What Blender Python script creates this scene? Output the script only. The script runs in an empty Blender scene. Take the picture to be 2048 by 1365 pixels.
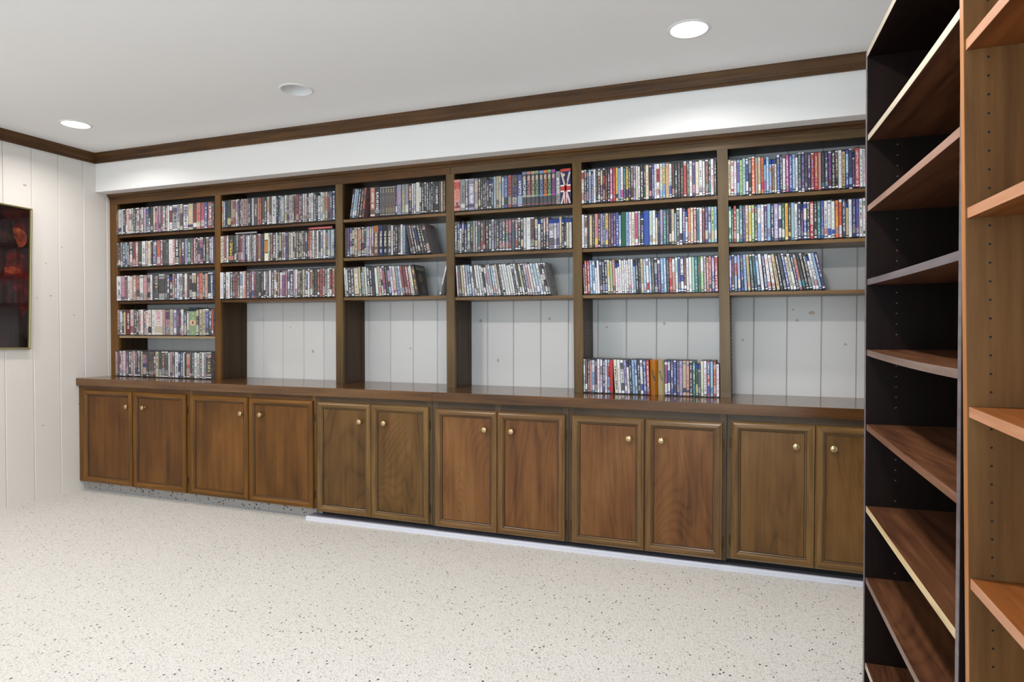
import bpy, bmesh, math, random
from mathutils import Vector, Matrix, Euler

C = bpy.context.scene.collection
SC = bpy.context.scene
R_ = math.radians

# ------------------------------------------------------------------ camera
CAM = (4.5096, -3.504, 1.1537)
YAW, PITCH, ROLL, FPX = 0.3572, -0.0175, 0.0016, 1300.0
cd = bpy.data.cameras.new('camera'); co = bpy.data.objects.new('camera', cd); C.objects.link(co)
cd.sensor_fit = 'HORIZONTAL'; cd.sensor_width = 36.0; cd.lens = FPX / 2048 * 36.0
cd.clip_start = 0.02; cd.clip_end = 60
fw = Vector((-math.sin(YAW) * math.cos(PITCH), math.cos(YAW) * math.cos(PITCH), math.sin(PITCH)))
rt = Vector((math.cos(YAW), math.sin(YAW), 0)); up = rt.cross(fw)
r2 = math.cos(ROLL) * rt + math.sin(ROLL) * up; u2 = -math.sin(ROLL) * rt + math.cos(ROLL) * up
M = Matrix((r2, u2, -fw)).transposed().to_4x4(); M.translation = Vector(CAM)
co.matrix_world = M
SC.camera = co

# ------------------------------------------------------------------ view, world, lights
SC.view_settings.view_transform = 'Standard'; SC.view_settings.look = 'None'
SC.view_settings.gamma = 1.0; SC.view_settings.use_curve_mapping = False
SC.view_settings.exposure = -0.08
w = bpy.data.worlds.new('world'); SC.world = w; w.use_nodes = True
w.node_tree.nodes['Background'].inputs[0].default_value = (0.75, 0.85, 1, 1)
w.node_tree.nodes['Background'].inputs[1].default_value = 0.3


def area(name, loc, rot, sx, sy, power, col, shape='RECTANGLE', spread=180):
    l = bpy.data.lights.new(name, 'AREA'); l.shape = shape; l.size = sx
    if shape in ('RECTANGLE', 'ELLIPSE'): l.size_y = sy
    l.energy = power; l.color = col; l.spread = R_(spread)
    o = bpy.data.objects.new(name, l); C.objects.link(o); o.location = loc; o.rotation_euler = rot
    return o


COOL = (0.68, 0.88, 1.0); WARM = (1.0, 0.96, 0.915)
# daylight of an unseen window behind the camera, tilted up to brighten the ceiling
area('window_daylight', (4.15, -5.5, 1.35), (R_(122), 0, 0), 1.9, 1.6, 78, COOL)
area('rear_fill_far', (1.0, -5.5, 1.35), (R_(122), 0, 0), 1.4, 1.3, 32, (0.96, 0.97, 1.0))  # added fill lamp, not a window; aimed up to brighten the room
# second row of recessed ceiling lamps, behind the picture's edge
for lx, pw in ((0.54, 16), (2.21, 22), (4.2, 25)):
    area('ceiling_lamp_light', (lx, -2.02, 2.42), (0, 0, 0), 0.13, 0.13, pw, WARM, 'DISK', 170)
# the two lit lamps of the row in view
for lx, pw in ((0.537, 6.5), (4.239, 6)):
    area('ceiling_lamp_light', (lx, -0.64, 2.425), (0, 0, 0), 0.12, 0.12, pw, WARM, 'DISK', 150)


# ------------------------------------------------------------------ materials
def lin(h):
    v = [int(h[i:i + 2], 16) / 255 for i in (0, 2, 4)]
    return tuple(x / 12.92 if x <= 0.04045 else ((x + 0.055) / 1.055) ** 2.4 for x in v) + (1.0,)


class NT:
    def __init__(s, name):
        s.m = bpy.data.materials.new(name); s.m.use_nodes = True
        s.t = s.m.node_tree; s.p = s.t.nodes['Principled BSDF']
    def n(s, typ, **kw):
        x = s.t.nodes.new('ShaderNode' + typ)
        for k, v in kw.items():
            if k.startswith('i_'): x.inputs[k[2:].replace('_', ' ')].default_value = v
            else: setattr(x, k, v)
        return x
    def l(s, a, b): s.t.links.new(a, b)
    def ramp(s, fac, stops):
        r = s.n('ValToRGB'); e = r.color_ramp.elements
        while len(e) < len(stops): e.new(0.5)
        for el, (p, c) in zip(e, stops): el.position = p; el.color = c
        s.l(fac, r.inputs[0]); return r.outputs[0]
    def math(s, op, a, b=None, c=None):
        x = s.n('Math', operation=op)
        for i, v in enumerate((a, b, c)):
            if v is None: continue
            if hasattr(v, 'links'): s.l(v, x.inputs[i])
            else: x.inputs[i].default_value = v
        return x.outputs[0]
    def mix(s, f, a, b, mode='MIX'):
        x = s.n('Mix', data_type='RGBA', blend_type=mode)
        for i, v in ((0, f), (6, a), (7, b)):
            if hasattr(v, 'links'): s.l(v, x.inputs[i])
            else: x.inputs[i].default_value = v
        return x.outputs[2]
    def coord(s, scale=(1, 1, 1), rand=True, obj=True):
        tc = s.n('TexCoord'); mp = s.n('Mapping'); mp.inputs['Scale'].default_value = scale
        src = tc.outputs['Object' if obj else 'Generated']
        if rand:
            oi = s.n('ObjectInfo'); ad = s.n('VectorMath', operation='MULTIPLY_ADD')
            cb = s.n('CombineXYZ'); s.l(oi.outputs['Random'], cb.inputs[0]); s.l(oi.outputs['Random'], cb.inputs[2])
            s.l(cb.outputs[0], ad.inputs[0]); ad.inputs[1].default_value = (17, 3, 29); s.l(src, ad.inputs[2]); src = ad.outputs[0]
        s.l(src, mp.inputs[0]); return mp.outputs[0]
    def bump(s, h, st=0.2, d=0.002):
        b = s.n('Bump'); b.inputs['Strength'].default_value = st; b.inputs['Distance'].default_value = d
        s.l(h, b.inputs['Height']); s.l(b.outputs[0], s.p.inputs['Normal'])


def set_p(k, rough=0.5, spec=0.5, metal=0.0, coat=0.0):
    k.p.inputs['Roughness'].default_value = rough; k.p.inputs['Specular IOR Level'].default_value = spec
    k.p.inputs['Metallic'].default_value = metal; k.p.inputs['Coat Weight'].default_value = coat


def plain(name, col, rough=0.5, metal=0.0, spec=0.5):
    k = NT(name); k.p.inputs['Base Color'].default_value = lin(col); set_p(k, rough, spec, metal); return k.m


SAT = 1.12
def wood(name, dark, mid, light, axis='Z', rough=0.35, blotch=0.5, figure=0.0, gs=1.0, coat=0.0, spec=0.3):
    """stained wood, grain running along AXIS"""
    k = NT(name)
    s = {'X': (0.06, 1, 1), 'Y': (1, 0.06, 1), 'Z': (1, 1, 0.06)}[axis]
    v = k.coord(tuple(x * gs for x in s))
    n1 = k.n('TexNoise', i_Scale=38.0, i_Detail=5.0, i_Roughness=0.6); k.l(v, n1.inputs['Vector'])
    v2 = k.coord(tuple((0.35 if x < 1 else 1.0) * gs for x in s))
    n2 = k.n('TexNoise', i_Scale=4.5, i_Detail=3.0, i_Roughness=0.55, i_Distortion=0.4); k.l(v2, n2.inputs['Vector'])
    g = k.math('ADD', k.math('MULTIPLY', n1.outputs['Fac'], 1.0 - blotch), k.math('MULTIPLY', n2.outputs['Fac'], blotch))
    if figure:
        v3 = k.coord(tuple((0.22 if x < 1 else 1.0) * gs for x in s))
        wv = k.n('TexNoise', i_Scale=2.6, i_Detail=1.5, i_Distortion=0.6); k.l(v3, wv.inputs['Vector'])
        sn_ = k.math('SINE', k.math('MULTIPLY', wv.outputs['Fac'], 120.0))
        g = k.math('ADD', g, k.math('MULTIPLY', k.math('SUBTRACT', k.math('POWER', k.math('ABSOLUTE', sn_), 0.5), 0.75), figure))
    def sat(h):
        c = lin(h); y = 0.3 * c[0] + 0.59 * c[1] + 0.11 * c[2]; return tuple(max(0.0, y + (v - y) * SAT) for v in c[:3]) + (1,)
    c = k.ramp(g, [(0.30, sat(dark)), (0.50, sat(mid)), (0.72, sat(light))])
    k.l(c, k.p.inputs['Base Color']); set_p(k, rough, spec, 0, coat)
    k.p.inputs['Coat Roughness'].default_value = 0.12
    k.bump(n1.outputs['Fac'], 0.12, 0.001)
    return k.m


def painted(name, col, knot=0.0, rough=0.45, tint=None):
    k = NT(name); v = k.coord((1, 1, 1), rand=True)
    n = k.n('TexNoise', i_Scale=3.0, i_Detail=3.0); k.l(v, n.inputs['Vector'])
    base = k.mix(k.math('MULTIPLY', n.outputs['Fac'], 0.10), lin(col), lin('D9D0C6'))
    if knot:
        v2 = k.coord((3.2, 3.2, 2.0))
        vo = k.n('TexVoronoi', i_Scale=1.0); k.l(v2, vo.inputs['Vector'])
        ring = k.math('MULTIPLY', k.math('LESS_THAN', vo.outputs['Distance'], 0.055), k.math('GREATER_THAN', vo.outputs['Distance'], 0.012))
        sel = k.n('SeparateColor'); k.l(vo.outputs['Color'], sel.inputs[0])
        f = k.math('MULTIPLY', ring, k.math('GREATER_THAN', sel.outputs[0], 1 - knot))
        base = k.mix(k.math('MULTIPLY', f, 0.45), base, lin('8E7763'))
    k.l(base, k.p.inputs['Base Color']); set_p(k, rough, 0.4)
    n3 = k.n('TexNoise', i_Scale=60.0, i_Detail=2.0); k.l(v, n3.inputs['Vector']); k.bump(n3.outputs['Fac'], 0.05, 0.001)
    return k.m


MW = {}
# kitchen-brown stained maple of the built-in
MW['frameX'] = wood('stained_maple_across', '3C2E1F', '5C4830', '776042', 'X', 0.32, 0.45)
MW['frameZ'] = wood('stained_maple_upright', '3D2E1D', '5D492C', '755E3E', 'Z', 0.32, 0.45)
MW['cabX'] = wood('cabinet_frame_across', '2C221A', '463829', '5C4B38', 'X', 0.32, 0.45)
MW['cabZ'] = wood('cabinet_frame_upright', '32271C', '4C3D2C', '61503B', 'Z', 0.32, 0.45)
MW['frameXl'] = wood('warm_stained_maple_across', '3B2716', '5A3E25', '725335', 'X', 0.32, 0.5)
MW['frameZl'] = wood('warm_stained_maple_upright', '452E19', '644626', '785736', 'Z', 0.32, 0.5)
MW['counter'] = wood('counter_maple', '402A19', '5E4128', '745537', 'X', 0.16, 0.45, spec=0.6)
MW['partition'] = wood('partition_wood', '2A1B11', '3E2A19', '4F3822', 'Z', 0.4, 0.4)
MW['shelfX'] = wood('shelf_wood', '4C3925', '6E553A', '8A704F', 'X', 0.35, 0.4)
MW['raw'] = wood('raw_shelf_edge', '8A7358', 'AD9678', 'C4B091', 'X', 0.5, 0.4)
MW['crown'] = wood('dark_crown_wood', '36261A', '553C26', '6E5034', 'X', 0.35, 0.4)
MW['crownY'] = wood('dark_crown_wood_side', '36261A', '553C26', '6E5034', 'Y', 0.35, 0.4)
DOOR = {}
for i, (d, m_, l_, fg, fd, fm, fl_) in enumerate([('38230F', '5B3A1C', '765029', 0.03, '3E2914', '67451F', '855C30'), ('3C2511', '5F3E1C', '7A532E', 0.03, '3E2914', '67451F', '855C30'), ('3C2A17', '5F4527', '7A5B3A', 0.10, '463420', '6E5434', '8A6C48'),
                                     ('462B19', '6E4A2D', '87623F', 0.09, '45331F', '6C5033', '876848'), ('462B19', '6C482B', '855F3D', 0.09, '45331F', '6A5034', '856848'), ('3A2917', '634729', '7A5B38', 0.07, '45331E', '6B5132', '866945')]):
    DOOR[i] = (wood('door_panel_%s' % 'abcdef'[i], d, m_, l_, 'Z', 0.33, 0.62, fg),
               wood('door_rail_%s' % 'abcdef'[i], fd, fm, fl_, 'X', 0.28, 0.3), wood('door_stile_%s' % 'abcdef'[i], fd, fm, fl_, 'Z', 0.28, 0.3))
M_GROOVE = plain('dark_door_groove', '24180F', 0.45)  # groove rings of the doors, darker than rails and stiles
MW['espresso'] = wood('dark_bookcase_laminate', '0E0806', '170D0A', '20120E', 'Z', 0.5, 0.4, spec=0.15)
MW['walnut'] = wood('walnut_shelf_laminate', '38221A', '5A3B2A', '74513B', 'Y', 0.35, 0.25, 0.10)
MW['teak'] = wood('tan_bookcase_laminate', '563C26', '765436', '8A6745', 'Z', 0.4, 0.35)
MW['teakY'] = wood('tan_shelf_laminate', '5E351E', '83502F', '96633E', 'Y', 0.35, 0.3)
MW['teak_edge'] = wood('tan_edge_band', '9A6C50', 'B58468', 'C79C80', 'Y', 0.4, 0.3)
MW['teak_edgeZ'] = wood('tan_edge_band_upright', '8E5C3A', 'AC7850', 'BE8C64', 'Z', 0.4, 0.3)
EDGE = [wood('edge_band_%d' % i, a, b, c, 'Y', 0.4, 0.3) for i, (a, b, c) in enumerate(
    [('A89C8A', 'C4B9A7', 'D6CCBC'), ('7E6357', '9E8072', 'B59A8B'), ('575053', '6E6668', '867D7E'), ('5B4A42', '75625A', '8C786E'), ('5C4034', '7A5A4A', '8E6C5B'), ('B79F7C', 'D8C29D', 'E8D6B6'), ('5E4A40', '7B655A', '917B70')])]
M_PLANK = painted('white_painted_plank', 'E9E4DE', 0.16)
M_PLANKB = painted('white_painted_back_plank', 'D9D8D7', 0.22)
M_CEIL = painted('ceiling_white', 'FBFBFC', 0, 0.8)
M_SOFFIT = painted('soffit_white', 'F6F5F4', 0, 0.5)
M_BRASS = NT('brass'); M_BRASS.p.inputs['Base Color'].default_value = lin('BCA67E'); set_p(M_BRASS, 0.30, 0.5, 1.0); M_BRASS = M_BRASS.m
M_HINGE = plain('aged_hinge_metal', '54442F', 0.4, 0.8)
M_GOLD = plain('gold_picture_frame', '958A62', 0.4, 0.5)
M_DARK = plain('recess_shade', '0C0B0B', 0.7)
M_WHITE = plain('white_enamel', 'F2F2F2', 0.4)
M_VINYL = plain('white_vinyl_trim', 'DCDDE8', 0.4)
M_STRIP = plain('grey_strip_top', '8C8894', 0.6)
k = NT('lamp_glow'); k.p.inputs['Base Color'].default_value = (1, 1, 1, 1); k.p.inputs['Emission Color'].default_value = (1, 0.97, 0.92, 1); k.p.inputs['Emission Strength'].default_value = 6.0
M_GLOW = k.m

k = NT('berber_carpet'); v = k.coord((1, 1, 1), rand=False)
v1 = k.n('TexVoronoi', i_Scale=150.0); k.l(v, v1.inputs['Vector'])
n1 = k.n('TexNoise', i_Scale=1.3, i_Detail=3.0); k.l(v, n1.inputs['Vector'])
base = k.mix(n1.outputs['Fac'], lin('DAD7D3'), lin('D2CEC8'))
base = k.mix(k.math('MULTIPLY', k.math('GREATER_THAN', v1.outputs['Distance'], 0.62), 0.35), base, lin('A39C95'))
v2 = k.n('TexVoronoi', i_Scale=95.0); k.l(k.coord((1.0, 0.75, 1), rand=False), v2.inputs['Vector'])
sc = k.n('SeparateColor'); k.l(v2.outputs['Color'], sc.inputs[0])
fl = k.math('MULTIPLY', k.math('LESS_THAN', v2.outputs['Distance'], k.math('MULTIPLY_ADD', sc.outputs[1], 0.26, 0.13)), k.math('GREATER_THAN', sc.outputs[0], 0.79))
base = k.mix(k.math('MULTIPLY', fl, k.math('MULTIPLY_ADD', sc.outputs[2], 0.6, 0.35)), base, lin('3E3631'))
k.l(base, k.p.inputs['Base Color']); set_p(k, 0.95, 0.1); k.bump(v1.outputs['Distance'], 0.5, -0.004)
M_CARPET = k.m
k = NT('carpet_remnant'); v = k.coord((1, 1, 1), rand=False)
v2 = k.n('TexVoronoi', i_Scale=70.0); k.l(v, v2.inputs['Vector'])
sc = k.n('SeparateColor'); k.l(v2.outputs['Color'], sc.inputs[0])
fl = k.math('MULTIPLY', k.math('LESS_THAN', v2.outputs['Distance'], 0.36), k.math('GREATER_THAN', sc.outputs[0], 0.72))
k.l(k.mix(fl, lin('B9B4B0'), lin('3B3530')), k.p.inputs['Base Color']); set_p(k, 0.95, 0.1); k.bump(v2.outputs['Distance'], 0.6, -0.005)
M_REMNANT = k.m

# printed sleeve: colours, lettering colour, lettering amount and picture grain come from face attributes
k = NT('printed_case')
def attr(nm): return k.n('Attribute', attribute_name=nm)
ac, at, an = attr('col'), attr('txt'), attr('nz')
uv = k.n('UVMap', uv_map='UVMap'); sx = k.n('SeparateXYZ'); k.l(uv.outputs[0], sx.inputs[0])
sn = k.n('SeparateColor'); k.l(an.outputs['Color'], sn.inputs[0])   # R lettering, G grain, B seed
def wn(a, b):
    cb = k.n('CombineXYZ'); k.l(a, cb.inputs[0]); k.l(b, cb.inputs[1]); k.l(k.math('MULTIPLY', sn.outputs[2], 977.0), cb.inputs[2])
    x = k.n('TexWhiteNoise', noise_dimensions='3D'); k.l(cb.outputs[0], x.inputs['Vector']); return x.outputs['Value']
u_, v_ = sx.outputs[0], sx.outputs[1]
gl = wn(k.math('FLOOR', k.math('MULTIPLY', u_, 6.0)), k.math('FLOOR', k.math('MULTIPLY', v_, 420.0)))
wd = wn(k.math('FLOOR', k.math('MULTIPLY', v_, 160.0)), k.math('FLOOR', k.math('MULTIPLY', v_, 0.1)))
band = k.math('MULTIPLY', k.math('GREATER_THAN', u_, 0.27), k.math('LESS_THAN', u_, 0.76))
tm = k.math('MULTIPLY', k.math('MULTIPLY', k.math('GREATER_THAN', gl, 0.50), k.math('GREATER_THAN', wd, 0.22)), k.math('MULTIPLY', band, sn.outputs[0]))
gr = k.n('TexNoise', noise_dimensions='3D', i_Scale=1.0, i_Detail=2.0)
cb = k.n('CombineXYZ'); k.l(k.math('MULTIPLY', u_, 2.2), cb.inputs[0]); k.l(k.math('MULTIPLY', v_, 190.0), cb.inputs[1]); k.l(k.math('MULTIPLY', sn.outputs[2], 977.0), cb.inputs[2]); k.l(cb.outputs[0], gr.inputs['Vector'])
grc = k.n('HueSaturation'); grc.inputs['Saturation'].default_value = 0.5; grc.inputs['Value'].default_value = 1.0; k.l(gr.outputs['Color'], grc.inputs['Color'])
cst = k.n('BrightContrast'); cst.inputs['Contrast'].default_value = 1.6; cst.inputs['Bright'].default_value = -0.12; k.l(grc.outputs[0], cst.inputs[0])
bc = k.mix(sn.outputs[1], ac.outputs['Color'], cst.outputs[0])
k.l(k.mix(tm, bc, at.outputs['Color']), k.p.inputs['Base Color']); set_p(k, 0.30, 0.3)
M_CASE = k.m


# ------------------------------------------------------------------ mesh helpers
class MB:
    def __init__(s): s.v = []; s.f = []; s.mi = []
    def box(s, x0, x1, y0, y1, z0, z1, m=0, dx=0.0):
        """DX: shift of the top along x"""
        b = len(s.v)
        s.v += [(x0, y0, z0), (x1, y0, z0), (x1, y1, z0), (x0, y1, z0), (x0 + dx, y0, z1), (x1 + dx, y0, z1), (x1 + dx, y1, z1), (x0 + dx, y1, z1)]
        for q in ((0, 3, 2, 1), (4, 5, 6, 7), (0, 1, 5, 4), (1, 2, 6, 5), (2, 3, 7, 6), (3, 0, 4, 7)):
            s.f.append(tuple(b + i for i in q)); s.mi.append(m)
    def hexa(s, pts, m=0):
        b = len(s.v); s.v += [tuple(p) for p in pts]
        for q in ((0, 3, 2, 1), (4, 5, 6, 7), (0, 1, 5, 4), (1, 2, 6, 5), (2, 3, 7, 6), (3, 0, 4, 7)):
            s.f.append(tuple(b + i for i in q)); s.mi.append(m)
    def sweep(s, ring0, ring1, m=0, caps=True):
        n = len(ring0); b = len(s.v); s.v += [tuple(p) for p in ring0] + [tuple(p) for p in ring1]
        for i in range(n): j = (i + 1) % n; s.f.append((b + i, b + j, b + n + j, b + n + i)); s.mi.append(m)
        if caps: s.f.append(tuple(b + i for i in reversed(range(n)))); s.mi.append(m); s.f.append(tuple(b + n + i for i in range(n))); s.mi.append(m)
    def lathe(s, prof, center, axis='Y', seg=20, m=0):
        """PROF: (radius, along); the first and last close on the axis when radius is 0"""
        b = len(s.v); c = Vector(center)
        for r, a in prof:
            for i in range(seg):
                t = 2 * math.pi * i / seg; p, q = r * math.cos(t), r * math.sin(t)
                s.v.append(tuple(c + (Vector((p, a, q)) if axis == 'Y' else Vector((p, q, a)))))
        for k_ in range(len(prof) - 1):
            for i in range(seg):
                j = (i + 1) % seg; s.f.append((b + k_ * seg + i, b + k_ * seg + j, b + (k_ + 1) * seg + j, b + (k_ + 1) * seg + i)); s.mi.append(m)
    def build(s, name, mats, parent=None, bevel=0.0, smooth=False, loc=None):
        me = bpy.data.meshes.new(name); me.from_pydata(s.v, [], s.f)
        for m in (mats if isinstance(mats, (list, tuple)) else [mats]): me.materials.append(m)
        me.polygons.foreach_set('material_index', s.mi)
        bm = bmesh.new(); bm.from_mesh(me)
        bmesh.ops.recalc_face_normals(bm, faces=bm.faces)
        if bevel: bmesh.ops.bevel(bm, geom=[e for e in bm.edges if e.is_manifold and e.calc_face_angle(0) > 0.6], offset=bevel, segments=2, affect='EDGES', profile=0.6)
        bm.to_mesh(me); bm.free()
        if smooth: me.polygons.foreach_set('use_smooth', [True] * len(me.polygons))
        o = bpy.data.objects.new(name, me); C.objects.link(o)
        if parent: o.parent = parent
        if loc: o.location = loc
        return o


def put(name, me, parent=None, loc=(0, 0, 0)):
    o = bpy.data.objects.new(name, me); C.objects.link(o); o.parent = parent; o.location = loc; return o
def thing(name, label, cat, loc=(0, 0, 0), group=None):
    o = bpy.data.objects.new(name, None); C.objects.link(o); o.location = loc; o.empty_display_size = 0.1
    o['label'] = label; o['category'] = cat
    if group: o['group'] = group
    return o
def tag(o, label, cat, group=None):
    o['label'] = label; o['category'] = cat
    if group: o['group'] = group
    return o
def struct(o): o['kind'] = 'structure'; return o


# ------------------------------------------------------------------ room shell
RX, RY, RZ = 5.17, -5.7, 2.43
b = MB(); b.box(-0.1, RX + 0.1, RY - 0.1, -0.2, -0.08, 0.0); struct(b.build('floor', M_CARPET))

# ceiling with round openings for the recessed lamps
LAMPS = [(0.537, -0.64, True), (2.215, -0.645, False), (4.239, -0.64, True)]
HOLE = 0.077
bm = bmesh.new()
def loop(pts):
    vs = [bm.verts.new((x, y, RZ)) for x, y in pts]
    return [bm.edges.new((vs[i], vs[(i + 1) % len(vs)])) for i in range(len(vs))]
ed = loop([(-0.1, RY - 0.1), (RX + 0.1, RY - 0.1), (RX + 0.1, 0.3), (-0.1, 0.3)])
for lx, ly, _ in LAMPS: ed += loop([(lx + HOLE * math.cos(t * math.pi / 18), ly + HOLE * math.sin(t * math.pi / 18)) for t in range(36)])
bmesh.ops.triangle_fill(bm, edges=ed, use_beauty=True)
bmesh.ops.recalc_face_normals(bm, faces=bm.faces)
me = bpy.data.meshes.new('ceiling'); bm.to_mesh(me); bm.free(); me.materials.append(M_CEIL)
struct(put('ceiling', me))
b = MB(); b.box(RX, RX + 0.1, RY, 0.3, 0, RZ); struct(b.build('wall_right', M_SOFFIT))
b = MB(); b.box(-0.1, RX + 0.1, RY - 0.1, RY, 0, RZ); struct(b.build('wall_front', M_SOFFIT))

# planked walls: every board a piece with a V-groove between
def plank_mesh(width, h, name='plank'):
    g, t = 0.0045, 0.018       # board lies in x (0..width), thickness towards -y
    prof = [(0.0005, 0), (0.0005, -t + 0.006), (g, -t), (width - g, -t), (width - 0.0005, -t + 0.006), (width - 0.0005, 0)]
    b = MB(); b.sweep([(x, y, 0) for x, y in prof], [(x, y, h) for x, y in prof])
    o = b.build(name, M_PLANK); me = o.data; bpy.data.objects.remove(o); return me
b = MB(); b.box(-0.1, -0.018, RY, 0.3, 0, RZ); wl = struct(b.build('wall_left', M_PLANK))
pm = plank_mesh(0.1767, RZ)
y = 0.1507
for i in range(33):
    y1 = y - 0.1767 * i
    if y1 - 0.1767 < RY: break
    o = put('plank', pm, wl, (-0.018, y1 - 0.1767, 0)); o.rotation_euler = (0, 0, R_(90))   # x -> +y, -y -> +x
pm2 = plank_mesh(0.0985, RZ); o = put('plank', pm2, wl, (-0.018, 0.1507, 0)); o.rotation_euler = (0, 0, R_(90))
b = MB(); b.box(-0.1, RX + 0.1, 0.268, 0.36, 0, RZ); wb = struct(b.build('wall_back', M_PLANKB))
grooves = [0.0, 0.165, 0.338, 0.511, 0.684, 0.857, 1.030, 1.2016, 1.3727, 1.5535, 1.7211, 1.90, 2.0829, 2.2483, 2.4194, 2.5958, 2.77, 2.9449, 3.1184, 3.295, 3.4687, 3.6467, 3.8148, 3.9868, 4.1596, 4.333, 4.5045, 4.6717, 4.8382, 5.0027, 5.17]
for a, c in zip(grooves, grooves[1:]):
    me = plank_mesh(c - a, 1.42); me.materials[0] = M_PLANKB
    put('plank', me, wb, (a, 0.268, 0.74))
def knots(parent, spots, x_plane):
    for a, z, r, rr in spots:
        b = MB(); n = 14; p0 = [(r * math.cos(2 * math.pi * t / n), rr * r * math.sin(2 * math.pi * t / n)) for t in range(n)]
        if x_plane: b.sweep([(0.0001, a + p, z + q) for p, q in p0], [(0.0005, a + p, z + q) for p, q in p0])
        else: b.sweep([(a + p, 0.2499, z + q) for p, q in p0], [(a + p, 0.2494, z + q) for p, q in p0])
        b.build('knot', M_KNOT, parent)
M_KNOT = plain('faded_knot', 'BFAE9C', 0.5)
knots(wb, [(2.899, 1.209, 0.010, 1.1), (1.63, 1.00, 0.010, 1.2), (1.44, 1.17, 0.006, 0.7), (4.79, 1.245, 0.016, 0.6), (4.72, 1.205, 0.009, 0.8), (4.70, 1.262, 0.006, 0.8), (4.45, 1.10, 0.007, 1.0), (3.35, 1.22, 0.008, 1.3), (4.03, 1.19, 0.008, 1.2), (2.40, 1.03, 0.007, 1.0), (4.95, 1.08, 0.008, 0.8), (3.7, 1.17, 0.007, 1.0)], False)
knots(wl, [(-0.47, 1.60, 0.007, 0.5), (-0.53, 1.36, 0.006, 0.6), (-0.44, 1.38, 0.008, 0.6), (-0.60, 2.10, 0.012, 0.5), (-0.36, 1.72, 0.006, 0.6), (-0.28, 1.25, 0.007, 0.6), (-0.25, 0.62, 0.008, 0.6), (-0.50, 0.5, 0.007, 0.6)], True)
# soffit above the shelves
b = MB(); b.box(0.0, RX, -0.11, 0.268, 2.1507, RZ); struct(b.build('wall_soffit', M_SOFFIT, bevel=0.004))
# crown
CP = [(0, 2.355), (0.011, 2.355), (0.0125, 2.358), (0.0125, 2.371), (0.0095, 2.374), (0.011, 2.378), (0.0155, 2.386), (0.0175, 2.40), (0.019, 2.418), (0.022, 2.424), (0.022, 2.43), (0, 2.43)]
b = MB(); b.sweep([(p, -0.11 - p, z) for p, z in CP], [(RX, -0.11 - p, z) for p, z in CP]); struct(b.build('trim_1', MW['crown']))
b = MB(); b.sweep([(p, -0.11 - p, z) for p, z in CP], [(p, RY, z) for p, z in CP]); struct(b.build('trim_2', MW['crownY']))
# cornice bead between shelves and soffit
CQ = [(0, 2.118), (0.007, 2.118), (0.007, 2.1235), (0.011, 2.1245), (0.013, 2.128), (0.011, 2.1315), (0.014, 2.1325), (0.021, 2.137), (0.024, 2.143), (0.024, 2.1507), (0, 2.1507)]
b = MB(); b.sweep([(0.001, -p, z) for p, z in CQ], [(RX, -p, z) for p, z in CQ]); struct(b.build('trim_3', MW['crown']))
# white-edged strip on the floor before the cabinets, and the carpeted plinth at the other end
b = MB()
for z0, z1, dy in ((0, 0.011, 0), (0.011, 0.0122, 0.002), (0.0122, 0.025, 0.0008)):
    b.hexa([(1.977, -0.277 + dy, z0), (5.15, -0.238 + dy, z0), (5.15, -0.225, z0), (1.977, -0.262, z0), (1.977, -0.277 + dy, z1), (5.15, -0.238 + dy, z1), (5.15, -0.225, z1), (1.977, -0.262, z1)])
b.hexa([(1.977, -0.262, 0), (5.15, -0.225, 0), (5.15, -0.15, 0), (1.977, -0.15, 0), (1.977, -0.262, 0.0242), (5.15, -0.225, 0.0242), (5.15, -0.15, 0.0242), (1.977, -0.15, 0.0242)], 1)
struct(b.build('baseboard_back', [M_VINYL, M_STRIP]))

# ------------------------------------------------------------------ recessed ceiling lights
def can(lx, ly, lit, label):
    t = thing('ceiling_light', label, 'light', (lx, ly, RZ), 'recessed ceiling lights')
    b = MB(); b.lathe([(0.0765, 0.0005), (0.0765, -0.004), (0.080, -0.0055), (0.088, -0.0035), (0.090, 0.0)], (0, 0, 0), 'Z', 40); b.build('trim_ring', M_WHITE, t, smooth=True)
    dep = 0.012 if lit else 0.075
    b = MB(); b.lathe([(0.0765, -0.001), (0.0745, dep * 0.5), (0.073 if lit else 0.066, dep), (0.073 if lit else 0.066, dep + 0.004), (0.0795, dep + 0.004), (0.0795, 0.001)], (0, 0, 0), 'Z', 40)
    b.build('reflector_cone', M_WHITE, t, smooth=True)
    b = MB(); b.lathe([(0.0, dep - (0.004 if lit else -0.002)), (0.05, dep - (0.002 if lit else -0.002)), (0.0725 if lit else 0.0655, dep + 0.002)], (0, 0, 0), 'Z', 32)
    b.build('lens', M_GLOW if lit else M_WHITE, t, smooth=True)
for (lx, ly, lit), lab in zip(LAMPS, ('lit recessed ceiling light near the planked wall corner', 'unlit recessed ceiling light with its white reflector showing', 'lit recessed ceiling light near the tall dark bookcase')):
    can(lx, ly, lit, lab)

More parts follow.
